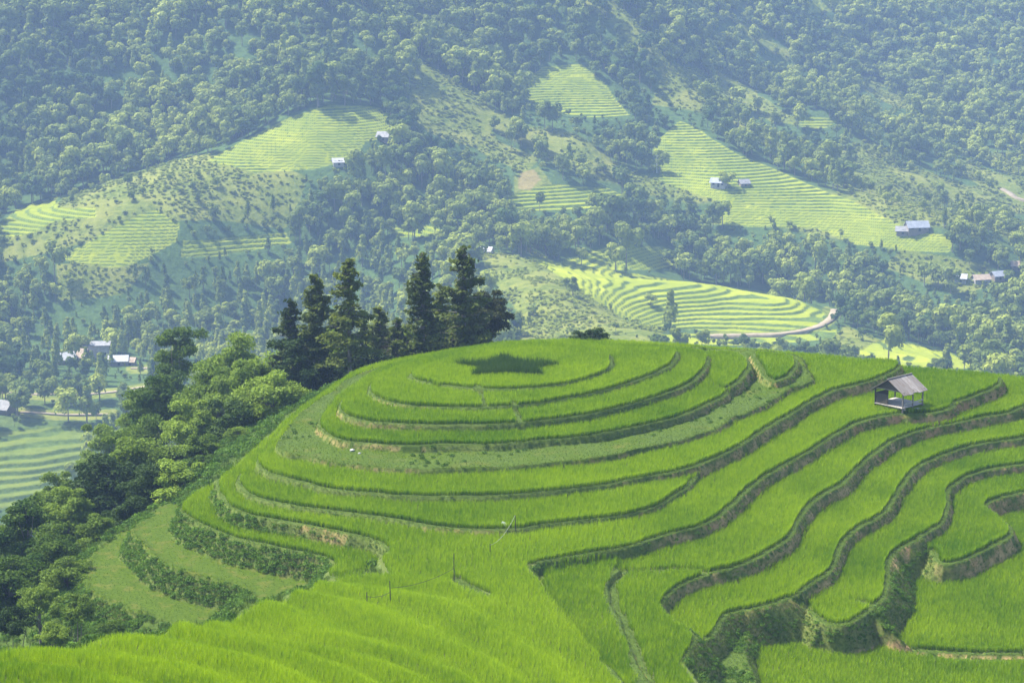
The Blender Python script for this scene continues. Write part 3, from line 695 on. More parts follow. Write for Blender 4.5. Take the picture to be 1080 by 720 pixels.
# leafy undergrowth clumps on the overgrown risers
def leaf_clump(name, n, rad, leaf, mat, seed, flat=.7):
    r = np.random.default_rng(seed); V = []; Fq = []
    d = r.normal(size=(n, 3)); d[:, 2] = np.abs(d[:, 2]) * .9; d /= np.linalg.norm(d, axis=1)[:, None]
    c = d * rad * r.uniform(.45, 1.0, (n, 1)); c[:, 2] *= flat
    return leaves_mesh(name, c, d, leaf, mat, r)
def leaves_mesh(name, c, nrm, size, mat, r, aspect=1.7, rnd=.7, link=False, parent=None):
    n = len(c); nn = nrm + rnd * r.normal(size=(n, 3)); nn /= np.linalg.norm(nn, axis=1)[:, None] + 1e-9
    t = r.normal(size=(n, 3)); t -= nn * (t * nn).sum(1)[:, None]; t /= np.linalg.norm(t, axis=1)[:, None] + 1e-9
    bt = np.cross(nn, t); s = (size * r.uniform(.6, 1.25, n))[:, None]
    t = t * s * aspect * .5; bt = bt * s * .5
    V = np.stack([c - t, c + bt * .9 - t * .15, c + t, c - bt * .9 - t * .15], 1).reshape(-1, 3)
    Fq = np.arange(4 * n).reshape(n, 4)
    return mesh_np(name, V, Fq, mat, link=link, parent=parent)
ut = [leaf_clump('undergrowth_clump', 95, .52, .125, M_under, 60 + k) for k in range(4)]
pxr, pyr = project(XX, YY, H)
vegz = in_poly(pxr, pyr, [(60,545),(180,515),(230,520),(350,585),(352,618),(290,640),(200,685),(60,690)])
vegz2 = in_poly(pxr, pyr, [(722,655),(760,650),(800,642),(850,655),(900,655),(945,600),(985,572),(985,640),(960,672),(880,676),(790,695),(800,740),(720,740)])
a = jitter_pts((RISER | (OUTSIDE & (DR < 1))) & vegz, .30, 46); b1 = jitter_pts((RISER | BANK | OUTSIDE) & vegz2, .24, 47)
k = RNG.random(len(b1[0])) < .42 + .7 * fbm(b1[0], b1[1], 3, 177, 2); b1 = (b1[0][k], b1[1][k])
c1 = jitter_pts(BANK & ~vegz2, 1.0, 48); k = (fbm(c1[0], c1[1], 6, 171, 3) > .12) & (RNG.random(len(c1[0])) < .6); c1 = (c1[0][k], c1[1][k])
e1 = jitter_pts(OUTSIDE & (H > -64) & (DO < 99), .9, 49); k = RNG.random(len(e1[0])) < .55 + .4 * fbm(e1[0], e1[1], 7, 173, 3); e1 = (e1[0][k], e1[1][k])
g1 = jitter_pts(RISER & ~vegz & ~vegz2 & ~JOIN, .5, 50); k = (fbm(g1[0], g1[1], 5, 175, 3) > .12) & (RNG.random(len(g1[0])) < .5); g1 = (g1[0][k], g1[1][k])
gx = np.concatenate([a[0], b1[0], c1[0], e1[0], g1[0]]); gy = np.concatenate([a[1], b1[1], c1[1], e1[1], g1[1]])
sc = np.concatenate([np.full(len(q[0]), s) for q, s in ((a, .62), (b1, .42), (c1, .45), (e1, 1.1), (g1, .45))]) * RNG.uniform(.6, 1.3, len(gx))
tn = np.clip(np.concatenate([np.full(len(q[0]), s) for q, s in ((a, .72), (b1, .62), (c1, .3), (e1, .45), (g1, .5))]) + RNG.normal(0, .2, len(gx)), 0, 1)
gz = bil(H, gx, gy, NX0, NY0, RES); print('undergrowth', len(gx))
scatter('undergrowth', np.stack([gx, gy, gz + .05], 1), RNG.uniform(0, 6.28, len(gx)), sc, tn, ut, 'leafy green undergrowth covering the overgrown terrace risers and hill edge', 'undergrowth')

# ------------------------------------------------------------------ trees
def broad_tree(seed, h=10., r=4.0, ncl=42, per=190, leaf=.34):
    """crown and trunk meshes for a leafy tree of height h"""
    g = np.random.default_rng(seed); cl = []
    cz = h * .62
    while len(cl) < ncl:
        p = g.uniform(-1, 1, 3)
        if not .25 < np.linalg.norm(p) < 1: continue
        q = p * np.array([r, r, h * .40]) * (1 + .22 * math.sin(3 * math.atan2(p[1], p[0]) + seed)) + np.array([0, 0, cz])
        cl.append(q)
    cl = np.array(cl); C_ = []; D_ = []
    for q in cl:
        cr = r * g.uniform(.16, .38); d = g.normal(size=(per, 3)); d /= np.linalg.norm(d, axis=1)[:, None]
        d[:, 2] = np.where(d[:, 2] < -.35, -d[:, 2], d[:, 2])
        C_.append(q + d * cr * np.array([1.15, 1.15, .75]) * g.uniform(.25, 1.2, (per, 1)) ** .7); D_.append(d + np.array([0, 0, .5]))
    C_ = np.concatenate(C_); D_ = np.concatenate(D_)
    C_[:, 2] *= h / C_[:, 2].max()
    crown = leaves_mesh('crown', C_, D_, leaf, M_broad, g, 1.9, 1.0)
    mb = MB(); mb.tube([(0, 0, -1.5), (.05, .02, h * .25), (0, .1, h * .5), (.1, 0, h * .75)], [.28, .22, .15, .05], 7)
    for q in cl[::4]: mb.tube([(0, 0, h * .3), ((q[0]) * .5, q[1] * .5, (h * .3 + q[2]) * .52), tuple(q)], [.11, .07, .03], 5)
    return crown, mb.build('trunk', M_bark, link=False)
def conifer(seed, h=16., r=3.0, bare=.28, leaf=.27, mat=None):
    g = np.random.default_rng(seed); C_ = []; D_ = []; mb = MB()
    mb.tube([(0, 0, -2), (0, 0, h * .4), (.05, .03, h * .75), (0, 0, h * .98)], [.26, .2, .11, .03], 7)
    z = h * bare
    while z < h * .97:
        t = (z / h - bare) / (1 - bare); rr = r * ((1 - t) ** .8) * (.62 + .38 * math.sin(min(t * 6, 1.57))) 
        nb = g.integers(4, 7); a0 = g.uniform(0, 6.28); zc = z
        for k in range(nb):
            if g.random() < .2: continue
            a = a0 + 6.28 * k / nb + g.uniform(-.35, .35); z = zc + g.uniform(-.025, .025) * h; L = max(.35, rr * g.uniform(.4, 1.4)); up = .28 - .5 * (1 - t) + g.uniform(-.16, .16)
            n = int(36 * L + 12); s = g.uniform(.15, 1, n) ** .8
            px_ = np.stack([np.cos(a) * L * s, np.sin(a) * L * s, z + L * (up * s + .16 * s * s)], 1)
            wd = (.12 + .22 * L * (1 - s) * s * 2)[:, None]
            px_ = px_ + g.normal(size=(n, 3)) * wd * np.array([1, 1, .42]); C_.append(px_); D_.append(np.tile([np.cos(a) * .3, np.sin(a) * .3, .8], (n, 1)))
            mb.tube([(0, 0, z), (np.cos(a) * L * .9, np.sin(a) * L * .9, z + L * (up * .9 + .13))], [.05, .015], 4)
        z = zc + g.uniform(.022, .055) * h * (1 - .35 * t)
    C_ = np.concatenate(C_); D_ = np.concatenate(D_)
    crown = leaves_mesh('crown', C_, D_, leaf, mat or M_con, g, 1.9, .8)
    return crown, mb.build('trunk', M_bark, link=False)
BROAD = [(broad_tree(200 + k, 10, rr, n, 300, .25), 10.) for k, (rr, n) in enumerate(((4.2, 54), (3.6, 46), (4.8, 60), (3.2, 44)))]
CONI = [(conifer(230, 16, 2.9, .34), 16.), (conifer(231, 16, 3.2, .16), 16.), (conifer(232, 16, 2.5, .22), 16.), (conifer(233, 16, 3.6, .10), 16.)]
BUSH = [(broad_tree(250 + k, 4, 2.7, 30, 190, .2), 4.) for k in range(2)]
def plant(name, proto, loc, h, w, label, cat, group=None, rz=None):
    (crown, trunk), h0 = proto
    e = empty(name, loc, RNG.uniform(0, 6.28) if rz is None else rz); e.scale = (w, w, h / h0); tag(e, label, cat, group)
    e.scale = (1, 1, 1); hs = h / h0; cs_ = max(min(hs, w * 1.25), w * .9)
    c = crown.copy(); COL.objects.link(c); c.parent = e; c.scale = (w, w, cs_); c.location = (0, 0, h - h0 * cs_)
    c = trunk.copy(); COL.objects.link(c); c.parent = e; c.scale = (w * .8, w * .8, hs)
    return e
M_brownleaf = leaf_mat('brownish_foliage', (.022, .034, .010), (.085, .095, .024), .3, nscale=.5)
M_darkleaf = leaf_mat('shaded_dark_foliage', (.014, .034, .008), (.060, .105, .018), .28, nscale=.5)  # leaf colour darkened to stand in for understory shade
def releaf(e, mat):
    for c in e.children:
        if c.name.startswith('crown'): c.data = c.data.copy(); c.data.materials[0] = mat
def tree_at(name, protos, i, px, ptop, D, wpx, label, cat='tree', group=None, wid0=None, hmin=3):
    x, y, zt = [float(q) for q in at_depth(px, ptop, D)]; g = float(Hall(x, y)); h = max(zt - g, hmin)
    pr = protos[i % len(protos)]; w0 = max(v.co.x for v in pr[0][0].data.vertices) - min(v.co.x for v in pr[0][0].data.vertices)
    w = (wpx * D / F) / w0
    return plant(name, pr, (x, y, g - .3), h, w, label, cat, group)
GC = 'dark conifers behind the hilltop'
CON = [ # px, top, D, width, variant, label
 (306,312,232,62,1,'dark shorter conifer at the left end of the conifer row'),
 (333,284,226,50,2,'dark conifer with a thin leaning tip just left of the bare-trunked one'),
 (367,266,222,58,0,'tall conifer with a pale bare lower trunk showing below its crown'),
 (401,318,236,56,2,'low grey-green conifer in the gap between the two tall conifer groups'),
 (445,262,226,52,2,'narrow pointed conifer left of the tallest conifer'),
 (466,296,236,52,1,'lower conifer wedged between the two tallest pointed conifers'),
 (489,256,228,74,1,'tallest and densest dark conifer at the right of the row'),
 (352,330,240,60,3,'low dark conifer filling the foot of the row under the bare trunk'),
 (385,340,240,66,3,'low spreading conifer right behind the bare-trunked one'),
 (418,332,234,60,1,'mid-height conifer closing the gap left of the narrow pointed one'),
 (462,335,234,64,3,'low dark conifer under the wedged one'),
 (428,345,238,62,3,'low bushy conifer at the foot of the narrow pointed one'),
]
for px, pt, D, w, v, lab in CON: tree_at('conifer', CONI, v, px, pt, D, w * 1.25, lab, 'conifer', GC)
GB = 'broadleaf trees on the slope left of the hill'
BT = [
 (517,312,236,46,1,'brownish thin-crowned tree leaning out at the right end of the conifer row'),
 (320,372,226,60,3,'dark bushy tree under the left conifers at the hill edge'),
 (385,368,230,64,0,'dark leafy tree under the middle conifers behind the terrace rim'),
 (475,356,232,70,2,'dark leafy tree filling in below the tallest conifer'),
 (288,398,216,64,0,'round leafy tree beside the hill edge with light-catching leaves'),
 (246,358,262,66,1,'tall leafy tree behind the round one, top of the broadleaf group'),
 (218,385,250,66,2,'wide leafy tree in the middle of the broadleaf group'),
 (188,362,300,50,3,'pale feathery tree standing highest at the left of the broadleaf group'),
 (200,425,232,60,1,'mid-green leafy tree halfway down the left slope'),
 (245,435,214,62,3,'dark-hollowed leafy tree touching the grassy hill flank'),
 (165,412,262,54,0,'light green tree in front of the valley houses'),
 (175,462,215,66,2,'broad flat-topped tree above the darkest left tree'),
 (212,475,204,44,1,'small leafy tree at the top of the grass flank edge'),
 (112,482,205,70,0,'darkest round tree at the left, over the valley terraces'),
 (158,496,192,62,2,'dark glossy tree against the upper end of the fallow terraces'),
 (70,528,196,60,1,'mid-green tree below the valley terraces at the left'),
 (28,545,192,64,3,'loose leafy tree at the left edge of the photo'),
 (60,566,178,66,2,'dense leafy tree left of the fallow terraces'),
 (8,590,170,66,0,'big leafy tree cut by the left edge'),
 (100,562,182,46,3,'upright leafy tree next to the fallow terrace corner'),
 (128,448,330,46,1,'pale grey-green tree beside the valley terraces'),
 (135,530,186,50,1,'dark tree in the hollow just above the fallow terraces'),
 (345,352,238,56,0,'green leafy tree showing between the left conifers and the bare trunk'),
 (412,352,238,60,1,'green leafy tree filling the dip between the two conifer groups'),
 (272,372,244,60,2,'leafy tree leading from the broadleaf mass up to the conifers'),
 (262,392,226,50,3,'leafy tree squeezed between the round tree and the tallest leafy one'),
 (148,455,238,60,2,'leafy tree behind the flat-topped one'),
 (228,410,244,56,0,'leafy tree in the heart of the broadleaf group'),
 (190,500,190,56,3,'leafy tree against the lower end of the grass flank'),
 (95,530,205,56,2,'leafy tree just below the darkest round tree'),
 (40,590,176,56,1,'leafy tree low at the left between the two large bushes'),
 (70,600,168,50,0,'small crowned tree above the grey-green bush'),
 (10,560,200,50,3,'pale tree at the very left edge below the valley terraces'),
 (105,455,300,44,3,'pale feathery tree rising in front of the valley terraces'),
 (60,500,240,46,1,'light tree with open crown below the valley terraces'),
 (152,420,290,46,3,'slender light tree below the valley hamlet'),
 (130,470,214,56,3,'tree with a broken outline beside the darkest round tree'),
]
for px, pt, D, w, v, lab in BT:
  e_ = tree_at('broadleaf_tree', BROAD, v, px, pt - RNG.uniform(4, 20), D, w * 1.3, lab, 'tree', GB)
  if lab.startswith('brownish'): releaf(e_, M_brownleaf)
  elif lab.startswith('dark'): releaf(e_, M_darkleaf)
GS = 'bushes along the left foot of the hill'
BS = [
 (40,612,160,64,0,'large pale green bush at the left edge above the foreground rice'),
 (80,622,152,56,1,'grey-green bush below the lowest fallow terrace'),
 (12,636,150,56,1,'dark bush in the lower left corner behind the rice'),
 (118,648,146,40,0,'low bush tucked behind the foreground rice beside the overgrown riser'),
 (55,652,146,48,0,'low leafy bush on the skyline of the foreground rice'),
 (215,498,196,34,1,'small bush where the grass flank meets the trees'),
 (252,468,206,34,0,'small bush on the grass flank under the broadleaf trees'),
 (625,343,228,44,1,'dark round bush alone on the crest behind the star terrace'),
 (607,350,230,22,0,'small dark bush at the left foot of the crest bush'),
]
for px, pt, D, w, v, lab in BS:
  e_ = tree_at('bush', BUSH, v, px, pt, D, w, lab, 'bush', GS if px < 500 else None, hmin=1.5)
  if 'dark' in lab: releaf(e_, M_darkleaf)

# far wood: each tree a leafy crown on a trunk
def far_tree(seed, h, r, n, leaf, kind=0):
    g = np.random.default_rng(seed); C_ = []; D_ = []
    ncl = 9 if kind == 0 else 7
    for k in range(ncl):
        if kind == 0: q = np.array([g.uniform(-.55, .55) * r, g.uniform(-.55, .55) * r, h * g.uniform(.34, .84)]); cr = r * g.uniform(.42, .64)
        else: t = (k + .5) / ncl; q = np.array([g.uniform(-.2, .2) * r, g.uniform(-.2, .2) * r, h * (.22 + .68 * t)]); cr = r * (1.05 - .75 * t) * g.uniform(.75, 1.1)
        d = g.normal(size=(n // ncl, 3)); d /= np.linalg.norm(d, axis=1)[:, None]; d[:, 2] = np.where(d[:, 2] < -.3, -d[:, 2], d[:, 2])
        C_.append(q + d * cr * np.array([1, 1, .8]) * g.uniform(.75, 1.0, (len(d), 1))); D_.append(d * 1.6)
    C_ = np.concatenate(C_); D_ = np.concatenate(D_)
    o = leaves_mesh('tree', C_, D_, leaf, M_farsc, g, 1.3, .38)
    # trunk joined into the same small mesh
    mb = MB(); mb.tube([(0, 0, -2), (0, 0, h * .55)], [.22, .12], 5); V = [v.co[:] for v in o.data.vertices]; F4 = [tuple(p.vertices) for p in o.data.polygons]
    n0 = len(V); V += mb.v; F4 += [tuple(i + n0 for i in f) for f in mb.f if len(f) == 4]
    me = bpy.data.meshes.new('tree'); me.from_pydata(V, [], F4); me.materials.append(M_farsc); me.materials.append(M_bark)
    nb = len(mb.f) - 2
    mi = np.zeros(len(F4), np.int32); mi[-nb:] = 1; me.polygons.foreach_set('material_index', mi); me.update(); o.data = me
    return o
FT = [far_tree(300, 9, 3.6, 520, .85), far_tree(301, 8, 4.0, 520, .9), far_tree(302, 11, 3.4, 560, .85), far_tree(303, 7, 3.0, 420, .8), far_tree(304, 11, 2.4, 420, .8, 1), far_tree(305, 10, 3.9, 560, .9), far_tree(306, 9, 2.0, 380, .75, 1)]
FTI = []
for o in FT:                                      # the same trees for individuals: colour varies with the object
    c = o.copy(); c.data = o.data.copy(); c.data.materials[0] = M_far; FTI.append(c)
sp = 5.0
gx, gy = np.meshgrid(np.arange(-540, 540, sp), np.arange(262, 1720, sp)); gx = (gx + RNG.uniform(-.5, .5, gx.shape) * sp).ravel(); gy = (gy + RNG.uniform(-.5, .5, gy.shape) * sp).ravel()
k = np.abs(gx / gy) < .315; gx, gy = gx[k], gy[k]
ri = np.clip(np.round(np.interp(gy, rows, np.arange(len(rows)))).astype(int), 0, len(rows) - 1); ci_ = np.clip(np.round(np.interp(gx / gy, us2, np.arange(len(us2)))).astype(int), 0, len(us2) - 1)
w = WOOD[ri, ci_]; gz = Zf[ri, ci_]; vis = VIS[ri, ci_]; tpx, tpy = project(gx, gy, gz)
# fully hidden ground behind the hill needs no trees
topx, topy = project(gx, gy, gz + 12); hid = (topy > np.interp(topx, [-100,0,80,190,300,385,560,700,900,1080,1200], [640,600,560,520,470,425,372,368,380,400,410])) 
sg = 2.1; bx, by = np.meshgrid(np.arange(-420, 420, sg), np.arange(640, 1330, sg)); bx = (bx + RNG.uniform(-.5, .5, bx.shape) * sg).ravel(); by = (by + RNG.uniform(-.5, .5, by.shape) * sg).ravel()
kb = np.abs(bx / by) < .315; bx, by = bx[kb], by[kb]
rb = np.clip(np.round(np.interp(by, rows, np.arange(len(rows)))).astype(int), 0, len(rows) - 1); cb = np.clip(np.round(np.interp(bx / by, us2, np.arange(len(us2)))).astype(int), 0, len(us2) - 1)
wb = WOOD[rb, cb]; clump = fbm(bx, by, 22, 185, 3)
kb = (wb > .01) & (wb < .7) & VIS[rb, cb] & (RNG.random(len(bx)) < np.clip((.42 + 1.3 * clump + .5 * wb), .08, .95)); bx, by = bx[kb], by[kb]; bz = Zf[rb, cb][kb]
dens = w * (.80 + .45 * fbm(gx, gy, 45, 181, 3)); keep = (RNG.random(len(gx)) < dens) & ~hid & (ang[ri, ci_] > run[ri, ci_] - .03) & (w > 0)
gx, gy, gz, tpx, tpy, w = gx[keep], gy[keep], gz[keep], tpx[keep], tpy[keep], w[keep]
sparse = w < .5
size_ = np.clip(np.exp(RNG.normal(-.04, .27, len(gx))), .5, 1.6) * (1 + .25 * fbm(gx, gy, 80, 191, 2))
hpx = 11 * size_ * F / gy
cover = np.zeros(len(gx), bool)
for poly, _ in TERR + CLEAR:
    own = in_poly(tpx, tpy, poly)
    for q in (.55, 1.0): cover |= in_poly(tpx, tpy - hpx * q, poly) & ~own
for hx, hy, hr in ((966,236,18),(405,142,12),(357,170,10),(758,190,14),(785,190,8),(513,264,10),(1012,292,8),(1034,293,10),(1052,290,10),(1072,280,8),(70,378,7),(104,368,7),(130,380,9),(5,430,10)):
    cover |= (np.abs(tpx - hx) < hr) & (tpy > hy - 2) & (tpy < hy + 30)
onroad = np.zeros(len(gx), bool)
for line, _ in ROADS.values():
    for q in (.1, .4, .7, 1.0): onroad |= (seg_dist(tpx, tpy - hpx * q, line) < (5 if line[0][0] > 600 else 2))
narrow = in_poly(tpx, tpy, [(20,330),(200,262),(420,262),(470,330),(420,400),(200,420),(20,400)])
size = np.where((cover & (RNG.random(len(gx)) < .93)) | onroad, size_ * RNG.uniform(.25, .42, len(gx)), size_); size = np.where(sparse, size * RNG.uniform(.3, .6, len(gx)), size); size = np.where(narrow, size * .82, size)
size = np.where(in_poly(tpx, tpy, [(0,0),(420,0),(420,120),(300,130),(0,230)]), size * 1.1, size)
tn = np.clip(.47 + .8 * fbm(gx, gy, 70, 201, 3) + RNG.normal(0, .26, len(gx)), 0, 1)
pick = RNG.integers(0, 4, len(gx)); pick = np.where(RNG.random(len(gx)) < .18, 5, pick); pick = np.where(RNG.random(len(gx)) < .16, RNG.choice([4, 6], len(gx)), pick); pick = np.where(narrow & (RNG.random(len(gx)) < .7), RNG.choice([4, 6], len(gx)), pick)
# the trees that show largest stand as individuals
show = size / gy * 1000 + np.where((tpx > -5) & (tpx < 1085) & (tpy > -5), 0, -99)
order = np.argsort(-show); ind = np.zeros(len(gx), bool); ind[order[:262]] = True
ZONES = [([(-50,330),(160,330),(160,560),(-50,560)], 'leafy valley tree around the houses and track at the lower left', 'trees around the lower left houses'),
         ([(160,255),(520,255),(520,440),(160,440)], 'hazy tree in the dense wood on the slope behind the conifers', 'trees on the slope behind the conifers'),
         ([(640,240),(1100,240),(1100,400),(640,400)], 'hazy tree in the right-hand valley wood behind the hill crest', 'trees in the right-hand valley wood'),
         ([(440,150),(720,150),(720,300),(440,300)], 'hazy tree in the central wood above the pale grassy spur', 'trees of the central wood')]
DEF = ('hazy tree of the mountainside forest above the terraced spurs', 'trees of the mountainside forest')
nz = 0
for i in np.nonzero(ind)[0]:
    c = FTI[int(pick[i])].copy(); COL.objects.link(c); s = float(size[i])
    c.location = (gx[i], gy[i], gz[i] - .4); c.rotation_euler = (0, 0, RNG.uniform(0, 6.28)); c.scale = (s, s, s * RNG.uniform(.9, 1.15)); c.name = 'tree'
    lab, grp = DEF
    for poly, l2, g2 in ZONES:
        if in_poly(np.array([tpx[i]]), np.array([tpy[i]]), poly)[0]: lab, grp = l2, g2; break
    tag(c, lab, 'tree', grp)
r_ = ~ind; print('forest', r_.sum(), 'scrub', len(bx))
tag(scatter('scrub', np.stack([bx, by, bz - .3], 1), RNG.uniform(0, 6.28, len(bx)), RNG.uniform(.10, .38, len(bx)), np.clip(RNG.normal(.8, .22, len(bx)), 0, 1), FT[:4], 'low scrub dotted over the open grassy spurs of the far mountainside', 'scrub', zs=RNG.uniform(.07, .2, len(bx))), kind='stuff')
fo = scatter('forest', np.stack([gx, gy, gz - .4], 1)[r_], RNG.uniform(0, 6.28, r_.sum()), size[r_], tn[r_], FT, 'blue-hazed forest covering the far mountainside', 'forest', zs=size[r_] * RNG.uniform(.9, 1.2, r_.sum()))
fo.data.attributes['pick'].data.foreach_set('value', pick[r_].astype(np.int32))
# single trees that stand out on the far slope
for px, pb, hpx, wpx, v, lab in ((605,312,22,15,4,'lone dark oval tree on the terraced mound'), (539,158,26,14,2,'tall tree with a clear trunk standing on the yellow-green slope'), (768,199,20,20,0,'dark round tree in front of the white house on the right spur'),
                          (649,350,12,10,3,'small lone tree on the pale grassy spur'), (575,160,22,9,4,'slim pointed tree right of the yellow-green slope'), (686,322,14,16,3,'small round tree on the right half of the terraced mound')):
    x, y, z = farcell(px, pb); c = FTI[v].copy(); COL.objects.link(c); c.name = 'tree'; hh = hpx * y / F; ww = wpx * y / F
    zz = max(q.co.z for q in c.data.vertices); xw = max(q.co.x for q in c.data.vertices) - min(q.co.x for q in c.data.vertices)
    c.location = (x, y, z - .2); c.scale = (ww / xw, ww / xw, hh / zz); tag(c, lab, 'tree')

# ------------------------------------------------------------------ hut on the terrace
gm = at_plane(938.5, 401.5, -49.1 + 2.85); az = math.radians(43)
hut = empty('field_hut', (gm[0] + 1.45 * math.cos(az), gm[1] + 1.45 * math.sin(az), -49.1), az)
hut.scale = (1.08, 1.08, 1.06); tag(hut, 'small open wooden field hut with a grey gabled roof on the right-hand terrace', 'hut')
HW, HLn, EZ, RZ = 1.45, 1.35, 1.92, 2.85       # half width, half length, eave and ridge height
for sx in (-1, 1):
    for k, x in enumerate((-HLn, 0, HLn)):
        if sx > 0 and k == 1: continue
        MB().tube([(x, sx * HW, -.3), (x + random.uniform(-.03, .03), sx * HW, EZ + .02)], .065, 8).build('post', M_wood if sx < 0 else M_drk, hut)
def roof_slope(sy):
    mb = MB(); n = 46; hx = HLn + .3; t = .04; ex = 1.22
    for k in range(n):                               # corrugated sheets
        x0 = -hx + 2 * hx * k / n; x1 = -hx + 2 * hx * (k + 1) / n; d0 = .018 * (k % 2); d1 = .018 * ((k + 1) % 2)
        jag = .04 * math.sin(k // 9 * 2.3)
        yo = sy * HW * (ex + jag); zo = RZ - (RZ - EZ) * (ex + jag)
        y1 = sy * .0; q = [(x0, y1, RZ + d0), (x1, y1, RZ + d1), (x1, yo, zo + d1), (x0, yo, zo + d0)]
        mb.poly(q + [(a, b_, c - t) for a, b_, c in q], [(0, 1, 2, 3), (7, 6, 5, 4), (3, 2, 6, 7)] + ([(0, 3, 7, 4)] if k == 0 else []) + ([(1, 5, 6, 2)] if k == n - 1 else []))
    return mb
roof = roof_slope(-1).build('roof', M_roof, hut); r2 = roof_slope(1).build('roof_slope', M_roof, roof)
MB().tube([(-HLn - .32, 0, RZ + .03), (HLn + .32, 0, RZ + .03)], .06, 8).build('ridge_cap', M_wood, roof)
for s in (-1, 1): MB().tube([(-HLn - .1, s * HW, EZ - .05), (HLn + .1, s * HW, EZ - .05)], .05, 6).build('eave_beam', M_wood, hut)
for x in (-HLn, HLn): MB().tube([(x, -HW - .1, EZ - .02), (x, HW + .1, EZ - .02)], .05, 6).build('tie_beam', M_wood, hut)
MB().box((-.45, HW - .0, .95), (1.7, .05, 1.0)).build('side_wall', M_darkwood, hut)
gb = MB(); gb.poly([(-HLn + .03, -HW * .95, EZ), (-HLn + .03, HW * .95, EZ), (-HLn + .03, 0, RZ - .06), (-HLn - .03, -HW * .95, EZ), (-HLn - .03, HW * .95, EZ), (-HLn - .03, 0, RZ - .06)], [(0, 1, 2), (5, 4, 3), (0, 3, 4, 1), (1, 4, 5, 2), (2, 5, 3, 0)])
gb.build('gable_panel', M_darkwood, hut)
fl = MB()
for k in range(9): fl.box((0, -HW + .12 + k * .33, .52), (2.9, .29, .05))
fl.build('floor_platform', M_plank, hut)
for x in (-HLn + .05, HLn - .05): MB().tube([(x, -HW - .25, .42), (x, HW, .42)], .06, 6).build('floor_beam', M_wood, hut)
MB().box((.2, -HW - .02, .85), (2.5, .06, .10)).build('railing', M_plank, hut)
MB().box((-HLn + .0, .75, .95), (.05, 1.2, .95)).build('woven_screen', M_darkwood, hut)
MB().box((.6, -HW - .45, .30), (1.6, .35, .05), Matrix.Rotation(.12, 3, 'Y')).build('step_plank', M_plank, hut)

# ------------------------------------------------------------------ posts, cord and small things among the rice
GP = 'thin dark posts in the rice'
def post(px, pbase, ptop, lab):
    x, y, z = hit(px, pbase + 2); zt = float(at_depth(px, ptop, y)[2]); lean = random.uniform(-.05, .05)
    o = MB().tube([(0, 0, -.4), (lean * .5, 0, (zt - z) * .5), (lean, 0, zt - z)], [.035, .032, .028], 7).build('fence_post', M_drk); o.location = (x, y, z)
    tag(o, lab, 'post', GP); return Vector((x + lean, y, zt))
p1 = post(479, 612, 583, 'tallest thin dark post beside the bare earth edge in the rice')
p2 = post(412, 636, 612, 'middle dark post standing in the foreground rice')
p3 = post(387, 636, 624, 'shortest dark post leftmost in the foreground rice')
p4 = post(544, 558, 543, 'thin dark stake on the terrace edge holding the pale cord')
p5 = post(517, 585, 573, 'faint thin stick in the rice below the corded stake')
def cord(a, b_, sag, name, lab, mat, r=.014):
    pts = [a.lerp(b_, t / 12) - Vector((0, 0, sag * 4 * (t / 12) * (1 - t / 12))) for t in range(13)]
    tag(MB().tube(pts, r, 5).build(name, mat), lab, 'cord')
cord(p4, p5 + Vector((0, 0, -.1)), .45, 'cord', 'pale cord sagging from the stake on the terrace edge', M_line, .009)
cord(p1 - Vector((0, 0, 1.1)), p2 - Vector((0, 0, .5)), .3, 'cord', 'thin dark cord between the tallest post and the middle post', M_drk, .014)
cord(p2 - Vector((0, 0, .8)), p3 - Vector((0, 0, .3)), .15, 'cord', 'thin dark cord between the middle post and the shortest post', M_drk, .014)
x, y, z = hit(533, 556); o = MB().box((0, 0, .12), (.6, .35, .03), Matrix.Rotation(.35, 3, 'Y') @ Matrix.Rotation(.5, 3, 'X')).box((.2, .05, .05), (.3, .3, .12)).build('metal_sheet', M_tin); o.location = (x, y, z + .12)
tag(o, 'small bent white sheet lying on the terrace edge beside the corded stake', 'metal sheet')
def stone(px, py, s, lab, seed):
    g = random.Random(seed); x, y, z = hit(px, py); vs = []; fs = []; n, m = 8, 5
    for i in range(m + 1):
        for k in range(n):
            ph = math.pi * i / m; th = 2 * math.pi * k / n; q = s * g.uniform(.8, 1.15)
            vs.append((q * math.sin(ph) * math.cos(th) * 1.3, q * math.sin(ph) * math.sin(th), q * .7 * math.cos(ph)))
    for i in range(m):
        for k in range(n): fs.append((i * n + k, i * n + (k + 1) % n, (i + 1) * n + (k + 1) % n, (i + 1) * n + k))
    o = MB().poly(vs, fs).build('stone', M_stone); o.location = (x, y, z + s * .4); tag(o, lab, 'stone', 'white stones on the grassy bank')
stone(371.5, 475.5, .18, 'larger white stone on the grassy bank below the fourth ring', 1); stone(379, 478.5, .12, 'smaller white stone right of the larger one on the grassy bank', 2)
stone(645, 518, .1, 'white stone at the foot of a curved riser in the middle of the hill', 3)

